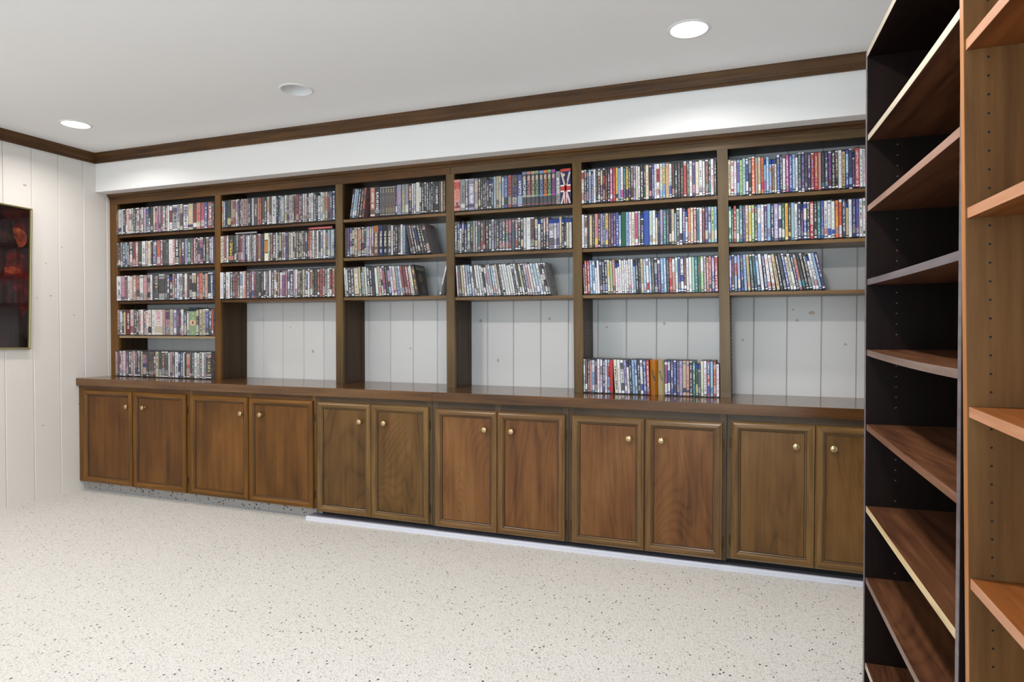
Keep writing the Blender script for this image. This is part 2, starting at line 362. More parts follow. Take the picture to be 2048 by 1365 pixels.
# ------------------------------------------------------------------ base cabinets
YF = -0.249
CAB = [  # left, right, door pairs (x0, x1), z0, z1
    (0.0, 1.033, (0.057, 0.5285), (0.5388, 1.012), 0.0735, 0.7255),
    (1.033, 2.034, (1.049, 1.527), (1.533, 2.0185), 0.0715, 0.7235),
    (2.034, 2.821, (2.0495, 2.424), (2.4265, 2.7995), 0.0575, 0.7195),
    (2.821, 3.611, (2.8418, 3.2125), (3.2155, 3.593), 0.0530, 0.7125),
    (3.611, 4.390, (3.6303, 4.000), (4.0053, 4.3707), 0.0535, 0.7125),
    (4.390, 5.165, (4.410, 4.771), (4.7735, 5.135), 0.0655, 0.7215)]
CLAB = ['wooden base cabinet at the wall end, warm brown doors with brass knobs', 'wide wooden base cabinet, second from the planked wall, over the carpeted plinth',
        'wooden base cabinet, third from the planked wall, where the white strip begins', 'base cabinet with reddish figured doors under the counter joint',
        'base cabinet with reddish figured doors below the counter row of cases', 'dark brown base cabinet partly hidden by the tall dark bookcase']
KN = [(0.4864, 0.6388), (1.475, 1.6279), (2.3526, 2.5164), (3.1437, 3.2987), (3.9255, 4.0848), (4.6914, 4.8466)]
KZ = [0.621, 0.6205, 0.6135, 0.6105, 0.6095, 0.62]
RINGS = [(0, 0.0), (0, 0.011), (0.003, 0.0145), (0.008, 0.0135), (0.014, 0.0165), (0.026, 0.017), (0.031, 0.0145), (0.034, 0.0115), (0.037, 0.0115), (0.041, 0.0085), (0.044, 0.003)]
b = MB(); b.lathe([(0.0, 0.002), (0.0095, 0.002), (0.0095, -0.001), (0.006, -0.004), (0.0055, -0.013), (0.0105, -0.017), (0.0155, -0.020), (0.0162, -0.0235), (0.0135, -0.027), (0.010, -0.0275), (0.006, -0.0288), (0.0, -0.029)], (0, 0, 0), 'Y', 20)
o = b.build('knob', M_BRASS, smooth=True); knob_me = o.data; bpy.data.objects.remove(o)
b = MB(); b.lathe([(0.0, -0.025), (0.0028, -0.025), (0.0028, -0.009), (0.0033, -0.0085), (0.0033, 0.0085), (0.0028, 0.009), (0.0028, 0.025), (0, 0.025)], (0, 0, 0), 'Z', 10); b.box(-0.005, 0.005, 0.002, 0.004, -0.022, 0.022)
o = b.build('hinge', M_HINGE); hinge_me = o.data; bpy.data.objects.remove(o)
def door(cab, ci, x0, x1, z0, z1, kx, kz, hx, yb):
    mp, mr, ms = DOOR[ci]
    b = MB(); n = len(RINGS)
    for ins, d in RINGS: b.v += [(x0 + ins, yb - d, z0 + ins), (x1 - ins, yb - d, z0 + ins), (x1 - ins, yb - d, z1 - ins), (x0 + ins, yb - d, z1 - ins)]
    for r in range(n - 1):
        for i in range(4):
            j = (i + 1) % 4; b.f.append((r * 4 + i, r * 4 + j, r * 4 + 4 + j, r * 4 + 4 + i)); b.mi.append(2 if r in (7, 9) else 0 if i % 2 == 0 else 1)
    b.f.append((0, 3, 2, 1)); b.mi.append(0)
    dn = b.build('door', [mr, ms, M_GROOVE], cab)
    p = MB(); i = 0.0435; p.box(x0 + i, x1 - i, yb - 0.0045, yb - 0.001, z0 + i, z1 - i); p.build('door_panel', mp, dn)
    put('knob', knob_me, dn, (kx, yb - 0.0045, kz))
    if hx:
        for hz in (z1 - 0.105, z0 + 0.085): put('hinge', hinge_me, dn, (hx, yb - 0.004, hz))
for ci, (xa, xb, d1, d2, z0, z1) in enumerate(CAB):
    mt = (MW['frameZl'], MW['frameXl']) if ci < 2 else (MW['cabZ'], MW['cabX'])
    t = thing('base_cabinet', CLAB[ci], 'cabinet', (0, 0, 0), 'base cabinets under the counter')
    b = MB(); zb = z0 - 0.004
    xl = xa + 0.001; xr = xb - 0.001
    b.box(xl, d1[0] + 0.012, YF, YF + 0.02, zb, 0.7525); b.box(d2[1] - 0.012, xr, YF, YF + 0.02, zb, 0.7525)
    b.box(d1[1] - 0.014, d2[0] + 0.014, YF + 0.0005, YF + 0.02, zb, 0.7525)
    b.box(d1[0] + 0.012, d1[1] - 0.014, YF + 0.001, YF + 0.02, z1 - 0.02, 0.7525, 1); b.box(d2[0] + 0.014, d2[1] - 0.012, YF + 0.001, YF + 0.02, z1 - 0.02, 0.7525, 1)
    b.box(d1[0] + 0.012, d1[1] - 0.014, YF + 0.001, YF + 0.02, zb, z0 + 0.03, 1); b.box(d2[0] + 0.014, d2[1] - 0.012, YF + 0.001, YF + 0.02, zb, z0 + 0.03, 1)
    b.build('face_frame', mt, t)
    b = MB(); b.box(xl, xr, YF + 0.0205, 0.262, zb, 0.752); b.build('cabinet_box', MW['partition'], t)
    b = MB(); b.box(xl, xr, -0.19, -0.16, 0.0 if ci < 2 else 0.025, zb - 0.0005)
    b.build('toe_board', M_REMNANT if ci < 2 else M_DARK, t)  # past the plinth, toe-kick shade is put into the board's near-black colour
    door(t, ci, d1[0], d1[1], z0, z1, KN[ci][0], KZ[ci], d1[0] - 0.004 if ci in (4, 5) else None, YF - 0.0005)
    door(t, ci, d2[0], d2[1], z0 - (0.002 if ci < 2 else 0), z1 - 0.001, KN[ci][1], KZ[ci], d2[1] + 0.004, YF - 0.0005)

# countertop: two lengths meeting in a joint
ZC = 0.8046
for (xa, xb, lab, dz) in ((0.0005, 2.826, 'long brown wooden countertop length from the planked wall to the joint', 0), (2.8268, RX - 0.002, 'glossy brown wooden countertop length between the joint and the dark bookcase', 0.0006)):
    b = MB(); b.box(xa, xb, -0.2715 - dz, 0.2615, 0.7535, ZC); o = b.build('countertop', MW['counter'], bevel=0.0025)
    tag(o, lab, 'countertop', 'countertop lengths')

# ------------------------------------------------------------------ built-in shelves
ZO = 2.0765
POST = [(0.0005, 0.0795, 0.0), (1.0009, 1.0511, 0.009), (1.999, 2.052, 0.0), (2.7858, 2.8388, -0.0055), (3.5718, 3.6228, -0.016), (4.347, 4.3983, -0.0255), (5.115, 5.168, -0.026)]
def lean_at(x):
    xs = [(p[0] + p[1]) / 2 for p in POST]; ls = [p[2] / (ZO - ZC) for p in POST]
    for i in range(len(xs) - 1):
        if x <= xs[i + 1]: f = max(0, (x - xs[i]) / (xs[i + 1] - xs[i])); return ls[i] * (1 - f) + ls[i + 1] * f
    return ls[-1]
SH = [1.1063, 1.3575, 1.6045, 1.8475]
ub1 = thing('built_in_bookshelf', 'warm brown built-in bookshelf half against the planked wall', 'bookshelf', (0, 0, 0), 'built-in shelf halves')
ub2 = thing('built_in_bookshelf', 'built-in bookshelf half reaching behind the tall dark bookcase', 'bookshelf', (0, 0, 0), 'built-in shelf halves')
for i, (xa, xb, dl) in enumerate(POST):
    u_b = ub1 if i < 3 else ub2
    b = MB(); b.box(xa, xb, 0.0, 0.019, ZC + 0.0005, ZO, 0, dl); b.build('post', MW['frameZl'] if i < 2 else MW['frameZ'], u_b)
    b = MB(); pa = xa + 0.0005
    b.box(pa, xb - 0.0005, 0.0208, 0.2485, ZC + 0.0005, 2.10, 0, dl * 1.02); b.build('partition', MW['partition'], u_b)
    # slotted shelf standards on the partition's open face
    if i < 6:
        for ys in (0.045, 0.205):
            b = MB(); z = ZC + 0.01
            while z < 1.33:
                sh = lean_at(xb) * (z - ZC); b.box(xb - 0.0004 + sh, xb + 0.002 + sh, ys, ys + 0.012, z, z + 0.012); z += 0.02
            o = b.build('shelf_standard', M_HINGE, u_b); o['kind'] = 'stuff'
for (u_b, xa, xb, mm) in ((ub1, 0.0005, 2.8082, MW['frameXl']), (ub2, 2.8098, RX - 0.001, MW['frameX'])):
    b = MB(); b.box(xa, xb, -0.0006, 0.02, ZO + 0.0002, 2.15); b.build('header_board', mm, u_b)
    b = MB(); b.box(xa, xb, 0.0205, 0.2485, 2.1, 2.118); b.build('top_panel', MW['partition'], u_b)
for bay in range(6):
    xa0, xb0 = POST[bay][1], POST[bay + 1][0]
    for si, zs in enumerate(SH):
        if si == 0 and bay > 0: continue
        dz = {(5, 3): -0.013, (5, 2): -0.008, (5, 1): -0.009, (4, 3): -0.003, (4, 2): -0.004, (4, 1): -0.011, (3, 1): -0.011, (3, 2): -0.001, (3, 3): 0.003, (2, 3): 0.004, (2, 2): 0.003, (2, 1): 0.0}.get((bay, si), 0.0)
        z1 = zs + dz; sh0 = lean_at(xa0) * (z1 - ZC); sh1 = lean_at(xb0) * (z1 - ZC)
        b = MB(); b.box(xa0 + sh0 + 0.0002, xb0 + sh1 - 0.0004, 0.006, 0.247, z1 - 0.018, z1)
        o = b.build('shelf', MW['raw'] if (bay, si) == (0, 0) else (MW['shelfX'] if bay > 1 else MW['frameXl']), ub1 if bay < 3 else ub2, bevel=0.0015)


# ------------------------------------------------------------------ tall bookcases along the other wall
def bookcase(name, label, origin, rz, lean, tilt, W, D, tops, H, mside, mshelf, medge, bands, hole_y, hole_z, mhole, ztop=None):
    """local axes: x into the case, -y towards the camera; the far panel's inner face is y = 0"""
    T = 0.018
    t = thing(name, label, 'bookcase', origin); t.rotation_euler = Euler((tilt, lean, rz), 'XYZ')
    for nm, ya, yb in (('side_panel', 0.0, T), ('side_panel', -W - T, -W)):
        b = MB(); b.box(0.0006, D, ya, yb, 0.012, H); s = b.build(nm, mside, t)
        b = MB(); b.box(-0.0006, 0.0006, ya, yb, 0.012, H); b.build('edge_band', medge, s)
    b = MB(); b.box(D - 0.006, D, -W + 0.0002, -0.0002, 0.08, H - T); b.build('back_panel', mside, t)
    b = MB(); b.box(0.0006, D - 0.006, -W + 0.0002, -0.0002, H - T, H - 0.0003); s = b.build('top_panel', mside, t)
    b = MB(); b.box(-0.0006, 0.0006, -W + 0.0002, -0.0002, H - T, H - 0.0003); b.build('edge_band', bands[0], s)
    b = MB(); b.box(0.02, 0.035, -W + 0.0002, -0.0002, 0.014, 0.08); b.build('kick_board', mside, t)
    for i, z in enumerate(tops):
        N = 10
        sag = lambda q: -0.004 * (1 - (2 * q - 1) ** 2) if i % 3 == 0 else -0.0015 * (1 - (2 * q - 1) ** 2)
        b = MB()
        for a in range(N):
            q0, q1 = a / N, (a + 1) / N; y0, y1 = -W + 0.001 + (W - 0.002) * q0, -W + 0.001 + (W - 0.002) * q1
            b.hexa([(0.004, y0, z - T + sag(q0)), (D - 0.008, y0, z - T + sag(q0)), (D - 0.008, y1, z - T + sag(q1)), (0.004, y1, z - T + sag(q1)), (0.004, y0, z + sag(q0)), (D - 0.008, y0, z + sag(q0)), (D - 0.008, y1, z + sag(q1)), (0.004, y1, z + sag(q1))])
        s = b.build('shelf', mshelf, t)
        b = MB()
        for a in range(N):
            q0, q1 = a / N, (a + 1) / N; y0, y1 = -W + 0.001 + (W - 0.002) * q0, -W + 0.001 + (W - 0.002) * q1
            b.hexa([(0.0028, y0, z - T + sag(q0)), (0.004, y0, z - T + sag(q0)), (0.004, y1, z - T + sag(q1)), (0.0028, y1, z - T + sag(q1)), (0.0028, y0, z + sag(q0)), (0.004, y0, z + sag(q0)), (0.004, y1, z + sag(q1)), (0.0028, y1, z + sag(q1))])
        b.build('edge_band', bands[i % len(bands)], s)
    b = MB()
    for z in hole_z:
        if min(abs(z - q + 0.009) for q in tops) < 0.016: continue
        b.lathe([(0.0, -0.0004), (0.0021, -0.0004), (0.0021, 0.002)], (hole_y, 0, z), 'Y', 8)
    o = b.build('peg_holes', mhole, t); o['kind'] = 'stuff'
    return t


hz = [0.20 + 0.032 * i for i in range(52)]
M_PEG = plain('peg_hole_rim', '6E675F', 0.5)
bookcase('tall_bookcase', 'tall dark espresso bookcase, empty, at the end of the counter', (4.8396, -1.2247, 0.012), 0.0294, -0.0073, 0.0126, 0.871, 0.30,
         [1.7527 - 0.012, 1.5364 - 0.012, 1.311 - 0.012, 1.0937 - 0.012, 0.8622 - 0.012, 0.6069 - 0.012, 0.3825 - 0.012, 0.10], 1.995, MW['espresso'], MW['walnut'], EDGE[2], EDGE, 0.083, [z for z in hz if not 0.98 < z % 0.2233 * 5 < 1.05], M_PEG)
bookcase('tall_bookcase', 'tall tan wood bookcase with orange-brown shelves, nearest the camera', (4.8802, -2.1525, 0.010), 0.0278, -0.0221, 0.0104, 0.88, 0.285,
         [1.93, 1.6555 - 0.010, 1.3665 - 0.010, 1.0202 - 0.010, 0.718 - 0.010, 0.40, 0.10], 2.2, MW['teak'], MW['teakY'], MW['teak_edgeZ'], [MW['teak_edge']], 0.0357, [0.30 + 0.032 * i for i in range(52)], M_DARK)

# ------------------------------------------------------------------ framed picture on the planked wall
pt = thing('framed_picture', 'dark red-lit framed picture behind glass, on the white planked wall', 'picture', (0.001, -0.578, 1.484)); pt.rotation_euler = (-0.0236, 0, 0)
PW, PH = 0.80, 0.931                    # local -y runs along the wall
y0, y1, z0, z1 = -PW, 0.0, -PH / 2, PH / 2
fr = 0.011
b = MB()
def ring(i, x): return [(x, y0 + i, z0 + i), (x, y1 - i, z0 + i), (x, y1 - i, z1 - i), (x, y0 + i, z1 - i)]
rs = [ring(0, 0), ring(0, 0.022), ring(0.002, 0.025), ring(0.006, 0.0255), ring(fr, 0.021), ring(fr, 0.012)]
for r in rs: b.v += r
for q in range(len(rs) - 1):
    for i in range(4): j = (i + 1) % 4; b.f.append((q * 4 + i, q * 4 + j, q * 4 + 4 + j, q * 4 + 4 + i)); b.mi.append(0)
b.build('picture_frame', M_GOLD, pt)
k = NT('dark_picture_print'); v = k.coord((1, 1, 1), rand=False)
n = k.n('TexNoise', i_Scale=5.0, i_Detail=5.0, i_Distortion=1.0); k.l(v, n.inputs['Vector'])
k.l(k.ramp(n.outputs['Fac'], [(0.40, lin('0C0809')), (0.55, lin('1E0C0D')), (0.68, lin('3A120F')), (0.85, lin('5E2216'))]), k.p.inputs['Base Color']); set_p(k, 0.12, 0.6, 0, 0.6); M_PRINT = k.m
k.p.inputs['Coat Roughness'].default_value = 0.03
b = MB(); b.box(0.006, 0.012, y0 + fr, y1 - fr, z0 + fr, z1 - fr); b.build('print', M_PRINT, pt)
# a red-lit robed figure in profile and low shelves of books, in flat paint
def blob(name, pts, col, x, mtl=None, grain=None):
    kk = NT(name + '_paint'); vv = kk.coord((1, 1, 1), rand=False); nn = kk.n('TexNoise', i_Scale=22.0, i_Detail=2.0); kk.l(vv, nn.inputs['Vector'])
    kk.l(kk.ramp(nn.outputs['Fac'], [(0.25, lin(col[0])), (0.5, lin(col[1])), (0.78, lin(col[2]))]), kk.p.inputs['Base Color']); set_p(kk, 0.15, 0.5, 0, 0.5)
    b = MB(); b.sweep([(x, p, q) for p, q in pts], [(x + 0.0006, p, q) for p, q in pts]); return b.build(name, kk.m, pt)
blob('painted_robe', [(-0.145, 0.16), (-0.10, 0.175), (-0.04, 0.15), (-0.015, 0.06), (-0.014, -0.2), (-0.05, -0.25), (-0.09, -0.12), (-0.12, -0.03), (-0.165, 0.0), (-0.16, 0.06)], ('1A0809', '3A0E0C', '5A1710'), 0.0122)
blob('painted_hand', [(-0.165, 0.055), (-0.12, 0.07), (-0.07, 0.06), (-0.06, 0.035), (-0.11, 0.02), (-0.16, 0.03)], ('3A100A', '642010', '8A3A20'), 0.0130)
blob('painted_face', [(-0.118, 0.318), (-0.085, 0.335), (-0.05, 0.32), (-0.03, 0.285), (-0.03, 0.24), (-0.05, 0.205), (-0.08, 0.20), (-0.092, 0.225), (-0.098, 0.245), (-0.112, 0.262), (-0.102, 0.278), (-0.114, 0.295)], ('2E100B', '5E2516', '8A462E'), 0.0130)
blob('painted_cap', [(-0.125, 0.322), (-0.09, 0.362), (-0.045, 0.36), (-0.018, 0.32), (-0.03, 0.30), (-0.06, 0.318), (-0.09, 0.328)], ('120506', '2C0B0A', '4E1812'), 0.0136)
# ------------------------------------------------------------------ disc cases
HEX = dict(W='E9E9EE', w='E2DAC4', K='17171B', G='4B4B52', g='97969B', R='B2262C', r='CF8A82', O='DD6630', Y='DEC23E', y='CDB888', N='1C2858', B='2E4CA2',
           b='8CB4DC', P='4C2D72', p='A79CCC', T='1D757E', t='A6D3C6', E='1E5838', e='A3C886', M='5C1D28', m='6C4C3B', C='37495A', I='C24C95', k='100A0A')
NAME = dict(W='white', w='cream', K='black', G='dark grey', g='grey', R='red', r='salmon', O='orange', Y='yellow', y='tan', N='navy', B='blue', b='light blue', P='purple',
            p='lavender', T='teal', t='mint', E='dark green', e='light green', M='maroon', m='brown', C='slate blue', I='magenta', k='black')
LC = {c: lin(h) for c, h in HEX.items()}
rng = random.Random(11)


def case_geo(base, acc, txt, w, h, d, flags, rg, mute=0.0):
    """verts, faces, per-face (colour, text colour, (lettering, grain, seed)), per-corner uv of one case standing at its lower corner, spine towards -y"""
    V, F, A, U = [], [], [], []
    seed = rg.random()
    rimc = LC['W'] if 'c' in flags else (0.004, 0.004, 0.005, 1)
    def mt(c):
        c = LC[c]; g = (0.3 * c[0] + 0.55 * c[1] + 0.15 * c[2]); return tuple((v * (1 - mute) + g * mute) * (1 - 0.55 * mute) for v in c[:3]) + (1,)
    bc, ac, tc = mt(base), mt(acc), LC[txt]
    ch = min(0.0016, w * 0.12)
    segs = []; rim = 0.0052 if 'c' in flags else 0.0055
    pale = base in 'Wwybtepr'
    segs.append((0, rim, rimc, 0, 0))
    logo = (LC['K'] if pale else LC['W']) if rg.random() < 0.42 else bc
    z = rim; e = z + rg.uniform(0.003, 0.006); segs.append((z, e, bc, 0, 0.1)); z = e
    e = z + rg.uniform(0.004, 0.007); segs.append((z, e, logo, 0, 0.1)); z = e
    e = z + rg.uniform(0.003, 0.008); segs.append((z, e, bc, 0, 0.1)); z = e
    rimt = 0.0034; topb = h - rimt
    cap = 0.022 if 'u' in flags else 0
    X = 'X' in flags
    if acc != base and rg.random() < 0.72 or X:
        e = z + rg.uniform(0.012, 0.05); segs.append((z, e, ac, 0, 0.5 if rg.random() < 0.6 else 0.1)); z = e
    t1 = topb - cap - rg.uniform(0.006, 0.04)
    if rg.random() < 0.25 and acc != base:
        tmid = z + (t1 - z) * rg.uniform(0.3, 0.7)
        segs.append((z, tmid, bc, 1, 0.12)); segs.append((tmid, t1, ac, 1 if acc != txt else 0.3, 0.15))
    else:
        segs.append((z, t1, bc, 1, 0.14))
    z = t1
    rest = topb - cap - z
    if rest > 0.012:
        if acc != base and rg.random() < 0.45: segs.append((z, z + rest * 0.6, ac, 0, 0.45)); z += rest * 0.6
        e = topb - cap - 0.006; 
        if e > z: segs.append((z, e, bc, 0, 0.12)); z = e
        segs.append((z, topb - cap, logo if rg.random() < 0.5 else bc, 0, 0.1)); z = topb - cap
    elif rest > 0: segs.append((z, topb - cap, bc, 0, 0.1)); z = topb - cap
    if cap: segs.append((z, topb, (0.012, 0.045, 0.26, 1), 0, 0.0)); z = topb
    segs.append((topb, h, rimc, 0, 0))
    def quad(p, col, t=(0, 0, 0, 1), n=(0, 0), uvs=None):
        i = len(V); V.extend(p); F.append((i, i + 1, i + 2, i + 3)); A.append((col, t, (n[0], n[1], seed, 1))); U.extend(uvs or [(0.05, 0), (0.05, 0), (0.05, 0), (0.05, 0)])
    edge = tuple(0.45 * c for c in bc[:3]) + (1,)
    blk = rimc if 'c' in flags else (0.006, 0.006, 0.007, 1)
    dark = (0.012, 0.012, 0.014, 1)
    for z0, z1, col, t, nz in segs:
        quad([(ch, 0, z0), (w - ch, 0, z0), (w - ch, 0, z1), (ch, 0, z1)], col, tc, (t, nz), [(0, z0), (1, z0), (1, z1), (0, z1)])
    quad([(0, ch, 0), (ch, 0, 0), (ch, 0, h), (0, ch, h)], dark if not pale else edge)
    quad([(w - ch, 0, 0), (w, ch, 0), (w, ch, h), (w - ch, 0, h)], dark)
    cov = tuple(0.55 * c + 0.1 * a for c, a in zip(bc[:3], ac[:3])) + (1,)
    for x, s in ((0, 1), (w, -1)):
        p = [(x, d, 0), (x, ch, 0), (x, ch, h), (x, d, h)]
        quad(p if s > 0 else p[::-1], cov, tc, (0, 0.3), [(0.1, 0), (4, 0), (4, h * 0.3), (0.1, h * 0.3)])
    quad([(0, d, 0), (0, d, h), (w, d, h), (w, d, 0)], blk)
    for zz, s in ((0, -1), (h, 1)):
        i = len(V); pl = [(ch, 0, zz), (w - ch, 0, zz), (w, ch, zz), (w, d, zz), (0, d, zz), (0, ch, zz)]
        V.extend(pl if s > 0 else pl[::-1]); F.append(tuple(range(i, i + 6))); A.append((blk, (0, 0, 0, 1), (0, 0, seed, 1))); U.extend([(0.05, 0)] * 6)
    return V, F, A, U


def case_mesh(name, V, F, A, U):
    me = bpy.data.meshes.new(name); me.from_pydata(V, [], F); me.materials.append(M_CASE)
    for nm, ix in (('col', 0), ('txt', 1), ('nz', 2)):
        a = me.attributes.new(nm, 'FLOAT_COLOR', 'FACE'); a.data.foreach_set('color', [c for r in A for c in r[ix]])
    uvl = me.uv_layers.new(name='UVMap'); uvl.data.foreach_set('uv', [c for p in U for c in p])
    return me


def text_mesh(s, size, bold=0.0):
    cu = bpy.data.curves.new('letters', 'FONT'); cu.body = s; cu.size = size; cu.align_x = 'CENTER'; cu.align_y = 'CENTER'; cu.offset = bold; cu.resolution_u = 2
    o = bpy.data.objects.new('letters', cu); C.objects.link(o)
    bpy.context.view_layer.update()
    me = bpy.data.meshes.new_from_object(o.evaluated_get(bpy.context.evaluated_depsgraph_get())); bpy.data.objects.remove(o); return me
def lettering(parent, s, size, x, y, z, col, name='title_lettering', bold=0.0, horiz=False, squash=1.0):
    me = text_mesh(s, size, bold); me.materials.clear(); me.materials.append(plain('print_' + col, col, 0.35))
    o = put(name, me, parent)
    R = Matrix(((1, 0, 0), (0, 0, -1), (0, 1, 0))) if horiz else Matrix(((0, squash, 0), (0, 0, -1), (-1, 0, 0)))
    mm = R.to_4x4(); mm.translation = (x, y, z); o.matrix_local = mm
    return o
def patch(parent, name, pts, col, y, t=0.0004):
    """flat print on a spine: polygon in (x, z)"""
    b = MB(); b.sweep([(p, y, q) for p, q in pts], [(p, y - t, q) for p, q in pts]); return b.build(name, plain('print_' + col, col, 0.35), parent)


ORD = 'first second third fourth fifth sixth seventh eighth ninth tenth eleventh twelfth thirteenth fourteenth fifteenth sixteenth seventeenth eighteenth nineteenth'.split()
TENS = {20: 'twent', 30: 'thirt', 40: 'fort', 50: 'fift'}
CARD = {20: 'twenty', 30: 'thirty', 40: 'forty', 50: 'fifty'}
def ordinal(n):
    if n < 20: return ORD[n - 1]
    t, u = n // 10 * 10, n % 10
    return TENS[t] + 'ieth' if u == 0 else CARD[t] + '-' + ORD[u - 1]


def px_on_y(px, py, yv):
    d = fw + r2 * (px - 1024) / FPX - u2 * (py - 682.5) / FPX
    t = (yv - CAM[1]) / d.y
    return CAM[0] + t * d.x


STUFF = [[], [], [], []]
BAYN = ['first', 'second', 'third', 'fourth', 'fifth', 'sixth']
SHELFN = {3: 'top shelf', 2: 'second shelf', 1: 'third shelf', 0: 'fourth shelf', -1: 'counter'}
COUNT = {}


def emit(o_name, me, label, cat, grp, loc, ry):
    o = put(o_name, me, None, loc); o.rotation_euler = (0, ry, 0); tag(o, label, cat, grp); return o


def row(bay, shelf, px0, px1, pyc, yf, text, single):
    """one row of cases; every token is base, accent, lettering colour, relative width, then flags; <n / >n lean in degrees"""
    zs = ZC + 0.0006 if shelf < 0 else SHZ[(bay, shelf)] + 0.0006
    X0, X1 = px_on_y(px0, pyc, yf), px_on_y(px1, pyc, yf)
    lo = POST[bay][1] + lean_at(POST[bay][1]) * (zs - ZC) + 0.0006; hi = POST[bay + 1][0] + lean_at(POST[bay + 1][0]) * (zs - ZC) - 0.0025
    X0, X1 = max(X0, lo), min(X1, hi)
    toks = []
    for t in text.split():
        if t[0] == '@':
            nm, wd = t[1:].rsplit('=', 1); lean = None
            if '<' in wd: wd, a = wd.split('<'); lean = float(a)
            toks.append(dict(sp=nm, w=float(wd), fl='', lean=lean)); continue
        lean = None; body = t
        if '<' in body: body, a = body.split('<'); fl2 = ''.join(c for c in a if c.isalpha()); lean = float(''.join(c for c in a if not c.isalpha()))
        elif '>' in body: body, a = body.split('>'); fl2 = ''.join(c for c in a if c.isalpha()); lean = -float(''.join(c for c in a if not c.isalpha()))
        else: fl2 = ''
        num = ''.join(c for c in body[3:] if c in '0123456789.'); fl = ''.join(c for c in body[3:] if c.isalpha()) + fl2
        toks.append(dict(b=body[0], a=body[1], t=body[2], w=float(num), fl=fl, lean=lean, sp=None))
    # geometry of the row: leaning neighbours need room at the foot
    n = len(toks); fixed = 0.0; tot = 0.0
    for i, k_ in enumerate(toks):
        xa = X0 + (X1 - X0) * i / n
        k_['th'] = -lean_at(xa) if k_['lean'] is None else R_(k_['lean'])
        k_['h'] = 0.172 if 'u' in k_['fl'] else 0.1745 if 's' in k_['fl'] else 0.1965 if 't' in k_['fl'] else 0.190 + rng.uniform(-0.0012, 0.0012)
        tot += k_['w'] / math.cos(k_['th'])
        k_['gap'] = 0.0
        if i == 0: k_['gap'] = max(0.0, k_['h'] * (math.sin(k_['th']) + lean_at(X0))); fixed += k_['gap']
        if i == n - 1: X1 -= max(0.0, k_['h'] * (-lean_at(X1) - math.sin(k_['th'])) + 0.0005)
        if i:
            dlt = math.sin(k_['th']) - math.sin(toks[i - 1]['th'])
            if dlt > 0: k_['gap'] = min(toks[i - 1]['h'], k_['h']) * dlt
            fixed += k_['gap']
    sc_ = (X1 - X0 - fixed) / tot
    x = X0
    for i, k_ in enumerate(toks):
        x += k_['gap']
        wfull = k_['w'] * sc_; wd = wfull - 0.0003; th = k_['th']
        yj = yf + rng.uniform(-0.0025, 0.0035)
        place = '%s from left, %s, %s bay' % (ordinal(i + 1), SHELFN[shelf], BAYN[bay])
        if th >= 0: loc = (x, yj, zs); off = 0.0
        else: loc = (x + wfull / math.cos(th), yj, zs); off = -wd
        if k_['sp']:
            special(k_['sp'], wd, loc, -th, off, place, bay, shelf)
        else:
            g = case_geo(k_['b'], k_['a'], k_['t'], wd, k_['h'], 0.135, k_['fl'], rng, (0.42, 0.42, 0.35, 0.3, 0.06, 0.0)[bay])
            V = [(p[0] + off, p[1], p[2]) for p in g[0]]
            if single or set(k_['fl']) & set('XZu'):
                kind = 'dvd_box_set' if 'X' in k_['fl'] else 'bluray_case' if 'u' in k_['fl'] else 'dvd_case'
                word = {'dvd_box_set': 'disc box', 'bluray_case': 'blue-topped case', 'dvd_case': 'dvd case'}[kind]
                det = '%s details' % NAME[k_['a']] if k_['a'] != k_['b'] else '%s lettering' % NAME[k_['t']] if k_['t'] != k_['b'] else 'plain'
                lab = '%s %s, %s, %s' % (NAME[k_['b']], word, det, place)
                COUNT[kind] = COUNT.get(kind, 0) + 1
                o = emit(kind, case_mesh(kind, V, *g[1:]), lab, 'disc case' if kind != 'dvd_box_set' else 'disc box', '%ss in the %s bay' % (word, BAYN[bay]), loc, -th)
                if 'Z' in k_['fl']: cover(o, wd, k_['h'], bay, shelf)
            else:
                m = Matrix.Translation(loc) @ Matrix.Rotation(-th, 4, 'Y'); i0 = len(STUFF[0])
                STUFF[0].extend(tuple(m @ Vector(p)) for p in V); STUFF[1].extend(tuple(i0 + q for q in f) for f in g[1]); STUFF[2].extend(g[2]); STUFF[3].extend(g[3])
        x += wfull / math.cos(th)


def cover(o, w, h, bay, shelf):
    """front cover of the last leaning case of a row"""
    x = w + 0.0002
    def pc(name, pts, col):
        b = MB(); b.sweep([(x, p, q) for p, q in pts], [(x + 0.0004, p, q) for p, q in pts]); b.build(name, plain('print_' + col, col, 0.3), o)
    if shelf == 2: pc('cover_print', [(0.006, 0.004), (0.132, 0.004), (0.132, 0.186), (0.006, 0.186)], '7B7173')
    else:
        pc('cover_print', [(0.004, 0.004), (0.132, 0.004), (0.132, 0.186), (0.004, 0.186)], '1D1B17')
        x += 0.0005
        for i in range(5): pc('cover_title', [(0.018 + 0.022 * i, 0.157), (0.03 + 0.022 * i, 0.157), (0.032 + 0.022 * i, 0.18), (0.02 + 0.022 * i, 0.182)], '8E887A')
        pc('cover_picture', [(0.03, 0.09), (0.065, 0.08), (0.085, 0.1), (0.075, 0.135), (0.04, 0.138)], '6B4D36')
        pc('cover_picture', [(0.05, 0.012), (0.11, 0.012), (0.10, 0.05), (0.07, 0.075), (0.055, 0.05)], '4A443F')
    return


